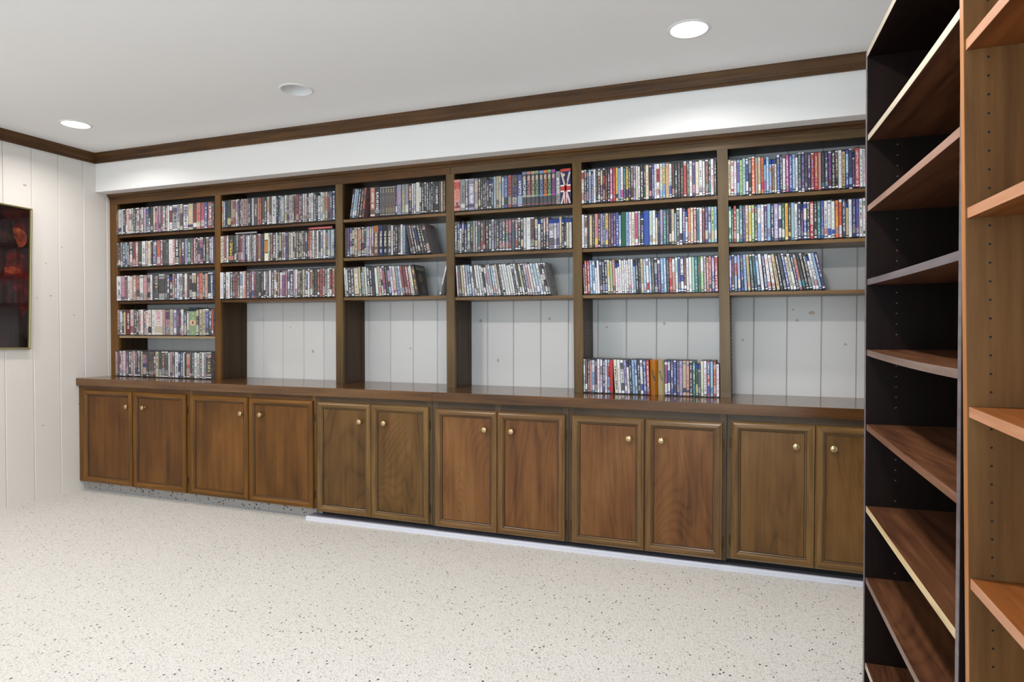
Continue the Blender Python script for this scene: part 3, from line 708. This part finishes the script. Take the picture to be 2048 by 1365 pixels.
def simple_box(name, w, h, d, col, txt, acc, loc, ry, off, label, cat, grp, flags='', seed=1, nolet=False):
    g = case_geo(col, acc, txt, w, h, d, flags + 'X', random.Random(seed))
    V = [(p[0] + off, p[1], p[2]) for p in g[0]]; A = g[2]
    if nolet: A = [(LC[col] if ii < len(A) - 8 and ii > 0 else a[0], a[1], (0, 0.03, a[2][2], 1)) for ii, a in enumerate(A)]
    COUNT[name] = COUNT.get(name, 0) + 1
    return emit(name, case_mesh(name, V, g[1], A, g[3]), label, cat, grp, loc, ry)


WOODBOX = [wood('amber_wood_print', '7A4716', 'A86A26', 'C48A3E', 'Z', 0.3, 0.6), wood('pale_wood_print', '7E6A4C', 'A2906E', 'BDAE90', 'Z', 0.3, 0.6)]
SEASON = ['6F86A8', 'C77A84', 'B7A870', '7FA08C', '7E93C4', 'CC7A42', '7FA66A', 'A04AA6']


def special(nm, w, loc, ry, off, place, bay, shelf):
    grp = 'disc boxes in the %s bay' % BAYN[bay]
    a = nm.split(':')
    if a[0] == 'gap': return
    if a[0] == 'wood':
        i = int(a[1]); b = MB(); n = 10; r = w / 2
        prof = [(off + r - r * math.cos(math.pi * q / n), 0.012 * (1 - math.sin(math.pi * q / n))) for q in range(n + 1)] + [(off + w, 0.13), (off, 0.13)]
        b.sweep([(p, q, 0) for p, q in prof], [(p, q, 0.187) for p, q in prof])
        o = b.build('dvd_box_set', WOODBOX[i], loc=loc); o.rotation_euler = (0, ry, 0)
        tag(o, ('amber', 'pale grey')[i] + ' wood-patterned rounded disc box with black script, in the counter row', 'disc box', grp); COUNT['dvd_box_set'] = COUNT.get('dvd_box_set', 0) + 1
        rg = random.Random(i + 5)
        for q in range(9):      # brush-like script, too small to read in the photo
            cz = 0.128 - 0.006 * q; cx = off + w * (0.28 + 0.04 * q) ; 
            patch(o, 'script_stroke', [(cx - 0.004, cz), (cx + rg.uniform(0.003, 0.010), cz + rg.uniform(-0.004, 0.006)), (cx + 0.008, cz + 0.003), (cx - 0.002, cz + 0.0035)], '1B130C', -0.0004)
        return
    if a[0] == 'monk':
        i = int(a[1])
        o = simple_box('dvd_box_set', w, 0.2, 0.14, 'G', 'g', 'C', loc, ry, off, 'dark disc box, %s season box of a matching run, fourth bay top shelf' % ORD[i], 'disc box', grp, seed=40 + i, nolet=True)
        x0, x1 = off + 0.001, off + w - 0.001
        patch(o, 'season_tab', [(x0, 0.184), (x1, 0.184), (x1, 0.199), (x0, 0.199)], SEASON[i], -0.0002)
        patch(o, 'portrait', [(off + w * .2, 0.152), (off + w * .75, 0.15), (off + w * .8, 0.172), (off + w * .5, 0.178), (off + w * .22, 0.17)], 'C2A99A', -0.0002)
        patch(o, 'spine_band', [(x0, 0.055), (x1, 0.055), (x1, 0.066), (x0, 0.066)], SEASON[i] if i > 2 else 'A9A39C', -0.0002)
        patch(o, 'logo_mark', [(x0, 0.012), (x1, 0.012), (x1, 0.016), (x0, 0.016)], '9E4A55', -0.0002)
        lettering(o, 'MONK', 0.030, off + w / 2, -0.0006, 0.108, SEASON[i] if i != 0 else 'C9D2DE', bold=0.0006, squash=0.62 * w / 0.019)
        return
    if a[0] == 'jack':
        o = simple_box('dvd_box_set', w, 0.198, 0.14, 'N', 'W', 'N', loc, ry, off, 'wide disc box with a british flag spine at the end of the top shelf', 'disc box', grp, nolet=True)
        x0, x1, z0, z1 = off + 0.0015, off + w - 0.0015, 0.004, 0.178; xm = (x0 + x1) / 2; zm = 0.088; y = -0.0002
        def diag(xa, za, xb, zb, hw, col, yy):
            d = Vector((xb - xa, zb - za)).normalized(); nx = hw
            patch(o, 'flag_stripe', [(xa - nx, za), (xa + nx, za), (xb + nx, zb), (xb - nx, zb)], col, yy)
        q = 0.0045
        for xa, xb in ((x0 + q, xm), (x1 - q, xm)):
            diag(xa, z0, xb, zm, q, 'EDE9E4', y); diag(xa, z1, xb, zm, q, 'EDE9E4', y)
            diag(xa, z0, xb, zm, 0.0012, 'B92A2E', y - 0.0004); diag(xa, z1, xb, zm, 0.0012, 'B92A2E', y - 0.0004)
        patch(o, 'flag_cross', [(x0, zm - 0.02), (x1, zm - 0.02), (x1, zm + 0.02), (x0, zm + 0.02)], 'EFEBE6', y - 0.0009)
        patch(o, 'flag_cross', [(xm - 0.008, z0), (xm + 0.008, z0), (xm + 0.008, zm + 0.025), (xm - 0.008, zm + 0.025)], 'EFEBE6', y - 0.0009)
        patch(o, 'flag_cross', [(x0, zm - 0.012), (x1, zm - 0.012), (x1, zm + 0.012), (x0, zm + 0.012)], 'C0302F', y - 0.0014)
        patch(o, 'flag_cross', [(xm - 0.0045, z0), (xm + 0.0045, z0), (xm + 0.0045, zm + 0.025), (xm - 0.0045, zm + 0.025)], 'C0302F', y - 0.0014)
        patch(o, 'top_label', [(x0, 0.181), (x1, 0.184), (x1, 0.197), (x0, 0.195)], 'CF3A33', y - 0.0006)
        patch(o, 'round_badge', [(xm - 0.010 + 0.007 * math.cos(t * math.pi / 6), 0.163 + 0.009 * math.sin(t * math.pi / 6)) for t in range(12)], 'D8C79A', y - 0.0012)
        patch(o, 'dark_silhouette', [(xm - 0.002, 0.112), (xm + 0.007, 0.112), (xm + 0.009, 0.14), (xm + 0.004, 0.155), (xm - 0.003, 0.145)], '23212B', y - 0.0018)
        return
    if a[0] == 'shield':
        o = simple_box('dvd_box_set', w, 0.194, 0.14, a[1], 'W', {'m': 'O', 'N': 'B', 'K': 'G', 'G': 'M'}[a[1]], loc, ry, off,
                       '%s disc box lettered the shield, third bay second shelf' % {'m': 'brown', 'N': 'navy', 'K': 'black', 'G': 'dark grey'}[a[1]], 'disc box', grp, seed=70 + ord(a[1]), nolet=True)
        lettering(o, 'THE SHIELD', 0.0185, off + w / 2, -0.0006, 0.108, 'E4DDCB', bold=0.0005, squash=1.0)
        patch(o, 'season_number', [(off + w * .3, 0.024), (off + w * .7, 0.022), (off + w * .72, 0.045), (off + w * .35, 0.043)], '9DA4AE', -0.0003)
        if a[1] == 'm': patch(o, 'spine_picture', [(off + 0.001, 0.15), (off + w - 0.001, 0.15), (off + w - 0.001, 0.19), (off + 0.001, 0.19)], '9A6236', -0.0003)
        return
    if a[0] == 'slim':
        n = int(a[1]); t = thing('dvd_box_set', 'boxed run of %s matching slim %s cases, third bay top shelf' % ({4: 'four', 8: 'eight'}[n], {4: 'charcoal', 8: 'grey-brown'}[n]), 'disc box', loc, grp)
        t.rotation_euler = (0, ry, 0); COUNT['dvd_box_set'] = COUNT.get('dvd_box_set', 0) + 1
        for q in range(n):
            ww = w / n; g = case_geo('G' if n == 4 else 'm', 'g' if n == 4 else 'y', 'g', ww - 0.0004, 0.186, 0.13, '', random.Random(90 + q % 2))
            AA = [(tuple(0.5 * c + 0.5 * d for c, d in zip(r[0], (0.12, 0.105, 0.095, 1))), r[1], r[2]) if r[0][0] > 0.02 else r for r in g[2]]
            put('slim_case', case_mesh('slim_case', g[0], g[1], AA, g[3]), t, (off + q * ww, 0.0, 0))
        return
    if a[0] == 'text':      # text:WORD:base:letters:accent:size:label
        o = simple_box('dvd_box_set', w, 0.190, 0.14, a[2], a[3], a[4], loc, ry, off, a[6].replace('_', ' '), 'disc box', grp, seed=len(a[1]), nolet=True)
        if a[1]: lettering(o, a[1].replace('_', ' '), float(a[5]), off + w / 2, -0.0006, 0.105, HEX[a[3]], bold=0.0003, squash=1.0)
        return
    if a[0] == 'five':
        o = simple_box('dvd_box_set', w, 0.192, 0.14, 'r', 'O', 'R', loc, ry, off, 'thick salmon-red disc box numbered five beside the pillar, fourth bay top shelf', 'disc box', grp, seed=3)
        lettering(o, '5', 0.045, off + w * 0.55, -0.0006, 0.036, '2A1A1A', name='volume_number', bold=0.001, horiz=True); return
    if a[0] == 'green':
        o = simple_box('dvd_box_set', w, 0.198, 0.14, 'E', 'y', 'E', loc, ry, off, 'wide sage green disc box with an oval picture, fourth shelf, first bay', 'disc box', grp, nolet=True)
        x0, x1 = off + 0.001, off + w - 0.001; xm = (x0 + x1) / 2
        patch(o, 'sage_spine', [(x0, 0.004), (x1, 0.004), (x1, 0.172), (x0, 0.172)], '7C9473', -0.0002)
        patch(o, 'cap_band', [(x0, 0.172), (x1, 0.172), (x1, 0.196), (x0, 0.196)], '1F2733', -0.0002)
        patch(o, 'oval_picture', [(xm + w * 0.4 * math.cos(t * math.pi / 10), 0.092 + 0.021 * math.sin(t * math.pi / 10)) for t in range(20)], 'C9A98D', -0.0007)
        patch(o, 'oval_figures', [(xm - 0.008, 0.082), (xm + 0.007, 0.082), (xm + 0.008, 0.1), (xm - 0.002, 0.106)], '6E3E34', -0.0012)
        for zz in (0.155, 0.124, 0.02): patch(o, 'gilt_ornament', [(xm - 0.006, zz), (xm, zz - 0.006), (xm + 0.006, zz), (xm, zz + 0.006)], 'CDBB7C', -0.0007)
        return
    if a[0] == 'plate':
        o = simple_box('dvd_box_set', w, 0.192, 0.14, 'w', 'K', 'w', loc, ry, off, 'cream disc box with an orange plate on the spine, second bay second shelf', 'disc box', grp, nolet=True)
        patch(o, 'orange_plate', [(off + w * .12, 0.056), (off + w * .85, 0.056), (off + w * .85, 0.145), (off + w * .12, 0.145)], '2A1710', -0.0002)
        patch(o, 'orange_plate', [(off + w * .16, 0.062), (off + w * .8, 0.062), (off + w * .8, 0.139), (off + w * .16, 0.139)], 'C07A2E', -0.0007)
        return


SHZ = {}
for bay in range(6):
    for si, zs in enumerate(SH):
        SHZ[(bay, si)] = zs + {(5, 3): -0.013, (5, 2): -0.008, (5, 1): -0.009, (4, 3): -0.003, (4, 2): -0.004, (4, 1): -0.011, (3, 1): -0.011, (3, 2): -0.001, (3, 3): 0.003, (2, 3): 0.004, (2, 2): 0.003}.get((bay, si), 0.0)

# ---- sixth and fifth bays: every case is an object of its own
row(5, 3, 1455, 1737, 330, 0.004, "ywK8 WRI8.5 WmI8 BbI8 eeE8.5 tbN8.5 BWN8 KgM8c OOW10t gWO8 yWg8 ORK8.5 bIg6u bbW8 bRp7.5u mRr7u wwm6u BNb8.5c NGW7.5 WWg8s IMW9 BPW9 bBW8 WWK7s CNe8.5c PPp9c GmK8 PNW8 RYb9 RRy10.5 rWg8 KTC8.5 NPW9 PMI9 KGW9 mKw8 WWg9 ymK9 BbW8.5 NbC9c PpI6u RRW12t WWC8.5 WWI6 KGW6", True)
row(5, 2, 1457, 1737, 430, 0.004, "TtW8.5 EKw6s RrW8.5 tWK8s TKW10 PKp8 ywm9 Ywg8.5 eOW9 KPW8 bWg10 WWr9 PBt9 bBe10 KNW9 pKW12.5 PWK9 EWt9 YYO9.5 KYw8 bbe9 WWK9 NBW9 PNr6.5u BwW9.5 KGW8 RrW11 KGW9 TKt9.5 BPp9 WRK9.5 WBg9.5 WBe10 ORY10.5 OWR8.5 NPW10 ywg7u WWb9 NKp10 BPR9 WtK9 WEr7 KGW6", True)
row(5, 1, 1459, 1652, 580, 0.004, "BpW7.5<1.2 KrI8<1.2 bRy8.5<1.6 pWb9<2.4 BNy9<2.9 bpP9<3.3 yOm9<4 CKt9<4.8 CTN9<5.4 bKW9<5.8 WWr9.5<6.4 NBW9.5<7.2 WRr10<7.4 WRR10<8.6 yyG10<9.8 KKW9<10.2 GmK9<10.8 BNW9<11.2 wwK8<11.6s Wgw9<11.7 NGW8<11.8 rbK9<11.9 KTG9<12.2 KGw9<12.3 KNW9.5<12.4 WgK8<12.6u WRm9<12.7 bbg8<12.8 PNW9<12.9", True)
row(4, 3, 1161.5, 1434, 360, 0.002, "WRR8 KPW7 KRW6 bWR7.5 KBW6 WWg7.5 KKg6 mWw7 PyW7 KRR7 KIr7 KKW7 IWW7.5 RRr8.5 YNO7 bWg7 WIr8 CTg6.5 YPm8 KKW6 mMW7.5 pPW7 wwe6 WWR6 KWW9.5 KEw5.5 wwO9 KrM8 BBW6.5 WWg6 WRK9 wbg8 bYB8 yOO9.5 WBN7.5 KRR7.5 KKW8 KKg7.5 KKy7.5 RrR9 CTe7 WtR8 PIB7.5 wWy9.5 WPK9 Wre7 MKr9 KTW5.5 WWR8 KGW7", True)
row(4, 2, 1163.5, 1435, 450, 0.002, "WWg7.5 WmR8.5 KKC6.5 yyw8.5 KKe6.5 rYI10 MKW7 pgG7.5 GCW6.5 pYP9 mMr7.5 PBp7.5 PGr7 BNW8 bWg7.5s @text::E:Y:E:0.02:dark_green_thick_case_with_yellow_script,_second_shelf,_fifth_bay=13 bbB9 WWI7 wwK9.5 IWR9 gEt7 KPW9u @text::B:W:N:0.02:thick_royal_blue_case,_second_shelf_of_the_fifth_bay=15 tPy9 WYb8.5 wyy6u KNp6.5s pPg8 TCt9 CTr7.5 KwK6.5 ywg8 bNy5.5s KGW8c WKt8c PBW8 WNb6.5u ORy7.5 wOr7.5 RrW8 TtB7.5 WIr7.5 MrO7 Pyp8.5 bPw7.5 eyE8.5 bWC7", True)
row(4, 1, 1166, 1438, 570, 0.002, "gPK5<2.7u RRW7.5<2.7 RrW8<2.7 bBW8<2.8 bWK8<2.8 WWg6.5<2.8u WIw7.5<2.8 GpN8<2.8 KBW8<2.8 NBW8<2.8 wYg8<2.8 etg7.5<2.8 rmg8<2.8 WWr7<2.8u WWI6<2.8u WWg7<2.8 Wwg7<2.8 WWI6<2.8 Wbg7.5<2.8 WRR7<2.8 Wtg7<2.8 bBm7<2.8u KIW7.5<2.8 KPg7.5<2.8 ywN8<2.8 bIW8<2.7 WRt8<2.7 bKW7<2.7 GKg8.5<2.6 Kgp9<2.5 PWg9<2.4 bNW8.5<2.3 bbW8<2.3 KGg8<2.2 RrR8.5<2.1 rWg8.5<2.1 Wtg8<2 BCN7<2 BWK9<2 MWr7<1.9 WWg7.5<1.9 Www8<1.8 tye7.5<1.8 TTt9<1.8 EmT8<1.7 eWt8.5<1.7 gEw7<1.7 rRW7<1.6 rCN7.5<1.6 BpW8<1.5 RRW9.5<1.5", True)
row(4, -1, 1167.5, 1441, 760, -0.008, "gWW5<0.6 mWC7<0.6 NCW6.5<0.6 rmO7<0.6 bWB8<0.6 NPR8<0.6 WRR7.5<0.6 WgP7.5<0.6 PBW8<0.6 WWP7<0.6 bRK7<0.8 @text::R:W:K:0.02:bright_red_box_standing_proud_in_the_counter_row,_fifth_bay=10 wwK10<3.5 WWr9<3.5 WGK10<3.5 pWK8<3.5 WWK7<3.2u KRW7<3.2 bbT8<3 bBW8<3 KGW7.5<2.9 WBb8<2.6 BpW9<2.4 RMW9<2.2 @wood:0=21<1 @wood:1=20<1 PWI9<0.9 BWC7<0.9 PBW9<0.9 BNb8<0.9 PMr8<0.9 pBI9<0.9 yNg9.5<0.9 rNm9<0.9 KWW8<0.9 ETW8.5<0.9 EYK6.5<0.9u CgT7<0.9u wee8<0.9 WWR8.5<0.9 RBW9<0.9 bBt8<0.9 RrY8<0.9 WWI8<0.9s", True)
# ---- fourth bay
row(3, 3, 908, 1142.5, 385, -0.004, "@five=17.5 gWG14X gmW8X pPW16.5X gyr10X KyW6.5X Kyw6 KGW6 KGW4.5 NCW6s CKW6.5u KKW5.5s bbg7.5X ymg7X ygt7X bWg6.5X BKb10X RKM10.5X PmK14X BbW13X @monk:0=11 @monk:1=11 @monk:2=10.5 @monk:3=10 @monk:4=10.5 @monk:5=10.5 @monk:6=10 @monk:7=10 gKW12X @jack=26", False)
row(3, 2, 908, 1144, 470, 0.0, "CCW8 NKW7 WgP6.5u KpW6 CNW7u CCW11X EKY7 gRp7 gKw6 CIT7.5 KRw7 KgR7 KmW7 KKW9.5 gpK7.5 PNp5.5 KWw7.5 CRp8 CRW8.5 CRt8.5 MRp9 CRT8 PRW8 KbW7.5 KYw7 WWg7 WWg11.5X MKm10.5X KyW8 WrB7.5u KbW7 KrW6.5 KrW6.5 pGW14u WpY6.5u pPB7u ygw6.5 KKW5u KWr6u wwg6.5u WWg7u", False)
row(3, 1, 911.5, 1103, 588, 0.002, "WWK5<3.6 CNR9.5<4.5X yye7<5 WyR7<5.5 bWg7<6 bNW8<6.5 WpK8<7 KWg6<7.6 WKg7<8 WKg7<8.3 WKK7<8.6 KWK7<8.9 WpK7<9.2s rWg7<9.4 bWg7<9.6 bOW7<9.8 WIK7<10 yWg7<10.2 KWg7<10.4 WKK7<10.6 WWg7<10.8 WWg7<11 WWe7<11 WWg7<11.1 KWg7<11.2 WKK7<11.3 KWG7<11.4 yWg7<11.5 KCt7<11.5 pWK7<11.6 rWg7<11.7 WWr7<11.7 WpK7.5<11.8 bWt9<11.8 WbK8<11.9 WKK7<11.9 KWK7<12 Ggm7<12", False)
# ---- third bay
row(2, 3, 698.5, 890.5, 400, -0.002, "KBW6>8.5 bWt6.5>8.3 bWg6>8.2 MKW6.5>8 KGW6.5>7.5 RMO7.5>7 @gap:=9 OmW14X KGW14X @slim:4=16 @slim:8=27 NWp5 pBr12X gyY10X gWg10X KOW7.5 WRg5.5 WpK5.5 WWY10.5tX KWw5 GPW6.5 GKW6.5 GKW6 GPW6 GKW5 GKg5 KKW10.5X mgP5.5 ygw5.5 mOy5.5", False)
row(2, 2, 690, 862, 505, -0.002, "KNP6 PNM6.5 BbR6.5 KyW5.5 yKm9 Opy5.5 KRW5 KeR6 Kyg5 pbW4.5 pBW4.5 rYp5.5 pmW5.5 @shield:m=13 @shield:N=11 @shield:K=11 @shield:G=10 WKR5 KPW5 KMW6.5 KGg7 WWg6 bBN6 MKm6<11.5 MGw6<12.2 KPW6<12.8 KyB6<13.2 KmW7<13.5 KWw6<13.8 KRK8<14Z", False)
row(2, 1, 687.5, 838, 588, -0.002, "WpK5<3.4 WGg5.5<3.4 KGW9<3.4 PMW8<3.4 yYW14<3.4X yKY6<3.5 NBW6s<3.6 eYg5<3.8 WWg6<4 KGW9<4.2 KgW5<4.4 KrP8<4.6 WWt8<5 yOm8<5.4 PWK5<5.8 PRI8<6.2 KEg6<6.5 KbI7<6.8 WbI7<7.2 wIR8<7.6 bKN7<8 WbK6<8.4 RmN7<8.7 MPR8<9 RrW6<9.4 wWR5<9.8 WrW5<10.2 KMY9<10.6Z", False)
# ---- second bay
row(1, 3, 443.5, 670, 420, -0.004, "yOm5 bBW6 KbN5 KYG11X gGY5 yRm9 WpI6 GPg5 KGW5 wgW4 rRM12 gyE5 KPW7 PNI5 WbW5 @text:TITANIC:G:w:G:0.022:grey-brown_disc_box_lettered_titanic,_second_bay_top_shelf=10 ORr6 RRr6.5 mKE7 KmW7 WyR7 mEK7 WWK13X KNW5 CBb5 bWg6 yeW6 WyK7 gPy5 yPB10 gyM5 MmR4 RRK8.5X BRW5 KGr6 WrR6 WKR5 KNW5 WrK6 WtI7 EgW6 NPW5s WbK7s WbK6 ywK6 yOm7 mKR5 BPW7 NBW7", False)
row(1, 2, 440, 670, 495, -0.010, "wwK7 yym6.5 RWR6 WrI6.5 KOY15X GyN7 KPW6 mrK5 ROm8 pPB7 KNW7 WWg7 gmK6 GKW5 WpK7 MmR5 Oym7 KNB10 @plate:=12 eEt6 RMr6 KGW9 WKg5 KGW5 yKe6 gwK6 WrK5 PBN8 yrm6 WWg6 GyK5 Gym5 Gyw5 Gyw5 Gyw5 Gyw5 Gym5 NWb4 KRO7 rOK7 WwK6 mKy5 WWg6 KgE5 bWK6 WyO7 KPy6 bWp6 ebY5 BbW6", False)
row(1, 1, 439, 670.5, 575, -0.012, "WWp11X KGW6 WrK8 Wwg6 KbW6 MKr7 RmK8 KyW5 WbN8 yWb6 OmR6 KPW7 PNr6 pBW7 RMK6 GyK8 KyG6 KNg7 WKW5 PKW5 mGr5 WWb6 GKW7 Wrr6 WKg4s mKy6 WrI6s PpI10 rmP5 WKp6 NBW9 pgr5 WRr7 KyW6 KEy5 yym6.5 GKW4 NWb5 WKW5 RWr6 KWe5 KGm8 MWr6 RrK8 yMr5 KGW6 WWN6 KWO6 OYK6", False)
# ---- first bay
row(0, 3, 233.5, 430, 440, -0.008, "mOr3 gPw5 WPN6 Wgg5 GCW6 rWM6 WrR6 wRg8 gyK5 CTW5 GgW5 MrW7 rgK6 gWm5 pgI8 GNb6 KBW7u KRm6 yGW6 PIr6 IrP5 pPI5 mrR6 GgW7 mgW5 WWg6 WKR8 gPK14X gyP8 GyM8 WpK13X yPy14X KWR10 OyR11X RrI10X BMW8 RMW12X KRW4", False)
row(0, 2, 232, 429.5, 510, -0.010, "KbR4 Kwr6 gWN5 GEW6 bBN6 KPW6 rKW8 MrR7 RrW7 KGE9 WWK9 yrW4 wyr8 KGm5 PmW5 BWp5 RrO9 RIW5 KGC8 KWg6 WWr10 rRW6 KGW9 mRy5 KPW8 pWB6 EEt9X mGr5 IpW5 KGW4 mrK7 PIN7 KMW5 mKy7 PGW6 pPW5", False)
row(0, 1, 230.5, 429.5, 575, -0.014, "WpN11X rPI9X PGr6 WgN6 wmO7 rRW8 mOK9 WKg8X rKI9 rKG7 WWg5 NNK5 KGy9X KGG14X mMK5 CGW6 KNW7u yOm5 BbW5 WbK5 WgK7 KPg4 WrR6 MKm5 KTM6 KyG9 RKW6 OrR8 KPW5 yOR6 KWG6 BpW5", False)
row(0, 0, 232, 429.5, 640, -0.010, "rmK6 gWt6 KNW5s yyY5s @text:HENRY_VIII:M:W:R:0.024:dark_red_thick_disc_box_with_white_lettering,_first_bay_fourth_shelf=12 wRI8 KPW6 KmW6 OrK5 WWr7 KRW6 WrR6 wKR8 WRN7 wyI20X rmI7 rMP10X ygm8 pWP7 PGr7 RPK5 WIB6 KyW6 WKr5s @green:=18 Kyr6 yYK7 yKM7 NBp8 KGW7 RWO4", False)
row(0, -1, 226, 430, 725, -0.030, "yym6 PKI6 WKr5 rmW6 WpI8 PIr7 GEW8 rmW6 WrI5 GPr8 KmW8 yOB6 KOB10X KGm6 mKG14X KRW6 yyK9X EmK8X MKr9X EKC9X WWr5 rPm6 gPm6 WwK9 NbC6 BRW6 wWe5 KKG4 mrO10X mrK6 GKt6 WWP7 wWK7 GKW6 WWr6 gRm5 KRy13X", False)
o = put('dvd_cases', case_mesh('dvd_cases', *STUFF)); o['kind'] = 'stuff'; o['label'] = 'rows of small dvd cases packed on the shelves of the farther four bays'; o['category'] = 'disc cases'

# cases lying flat on the second row of the second bay, and one leaning alone in the third bay
def flat(px0, px1, py, tok, th, label, zz, rot):
    X0 = px_on_y(px0, py, -0.012); g = case_geo(tok[0], tok[1], tok[2], th, 0.19, 0.135, '', random.Random(5))
    o = emit('dvd_case', case_mesh('dvd_case', *g), label, 'disc case', None, (X0, -0.012, zz), 0); o.rotation_euler = (0, R_(90) + rot, 0); o.location.z = zz + th; return o
flat(470, 517, 540, 'gWg', 0.012, 'thin grey case lying flat on the second row of the second bay', SHZ[(1, 2)] + 0.1935, 0.0)
flat(616, 664, 455, 'RWr', 0.015, 'red and white case lying flat on the second row of the second bay', SHZ[(1, 2)] + 0.1935, 0.0)
g = case_geo('W', 'K', 'K', 0.009, 0.19, 0.135, '', random.Random(8)); xx = px_on_y(879.5, 588, 0.0)
V = [(p[0] - 0.009, p[1], p[2]) for p in g[0]]
o = emit('dvd_case', case_mesh('dvd_case', V, *g[1:]), 'lone thin case leaning against the pillar, third bay third shelf', 'disc case', None, (xx, 0.01, SHZ[(2, 1)] + 0.0006), R_(14))
print('COUNT', COUNT, 'stuff faces', len(STUFF[1]))
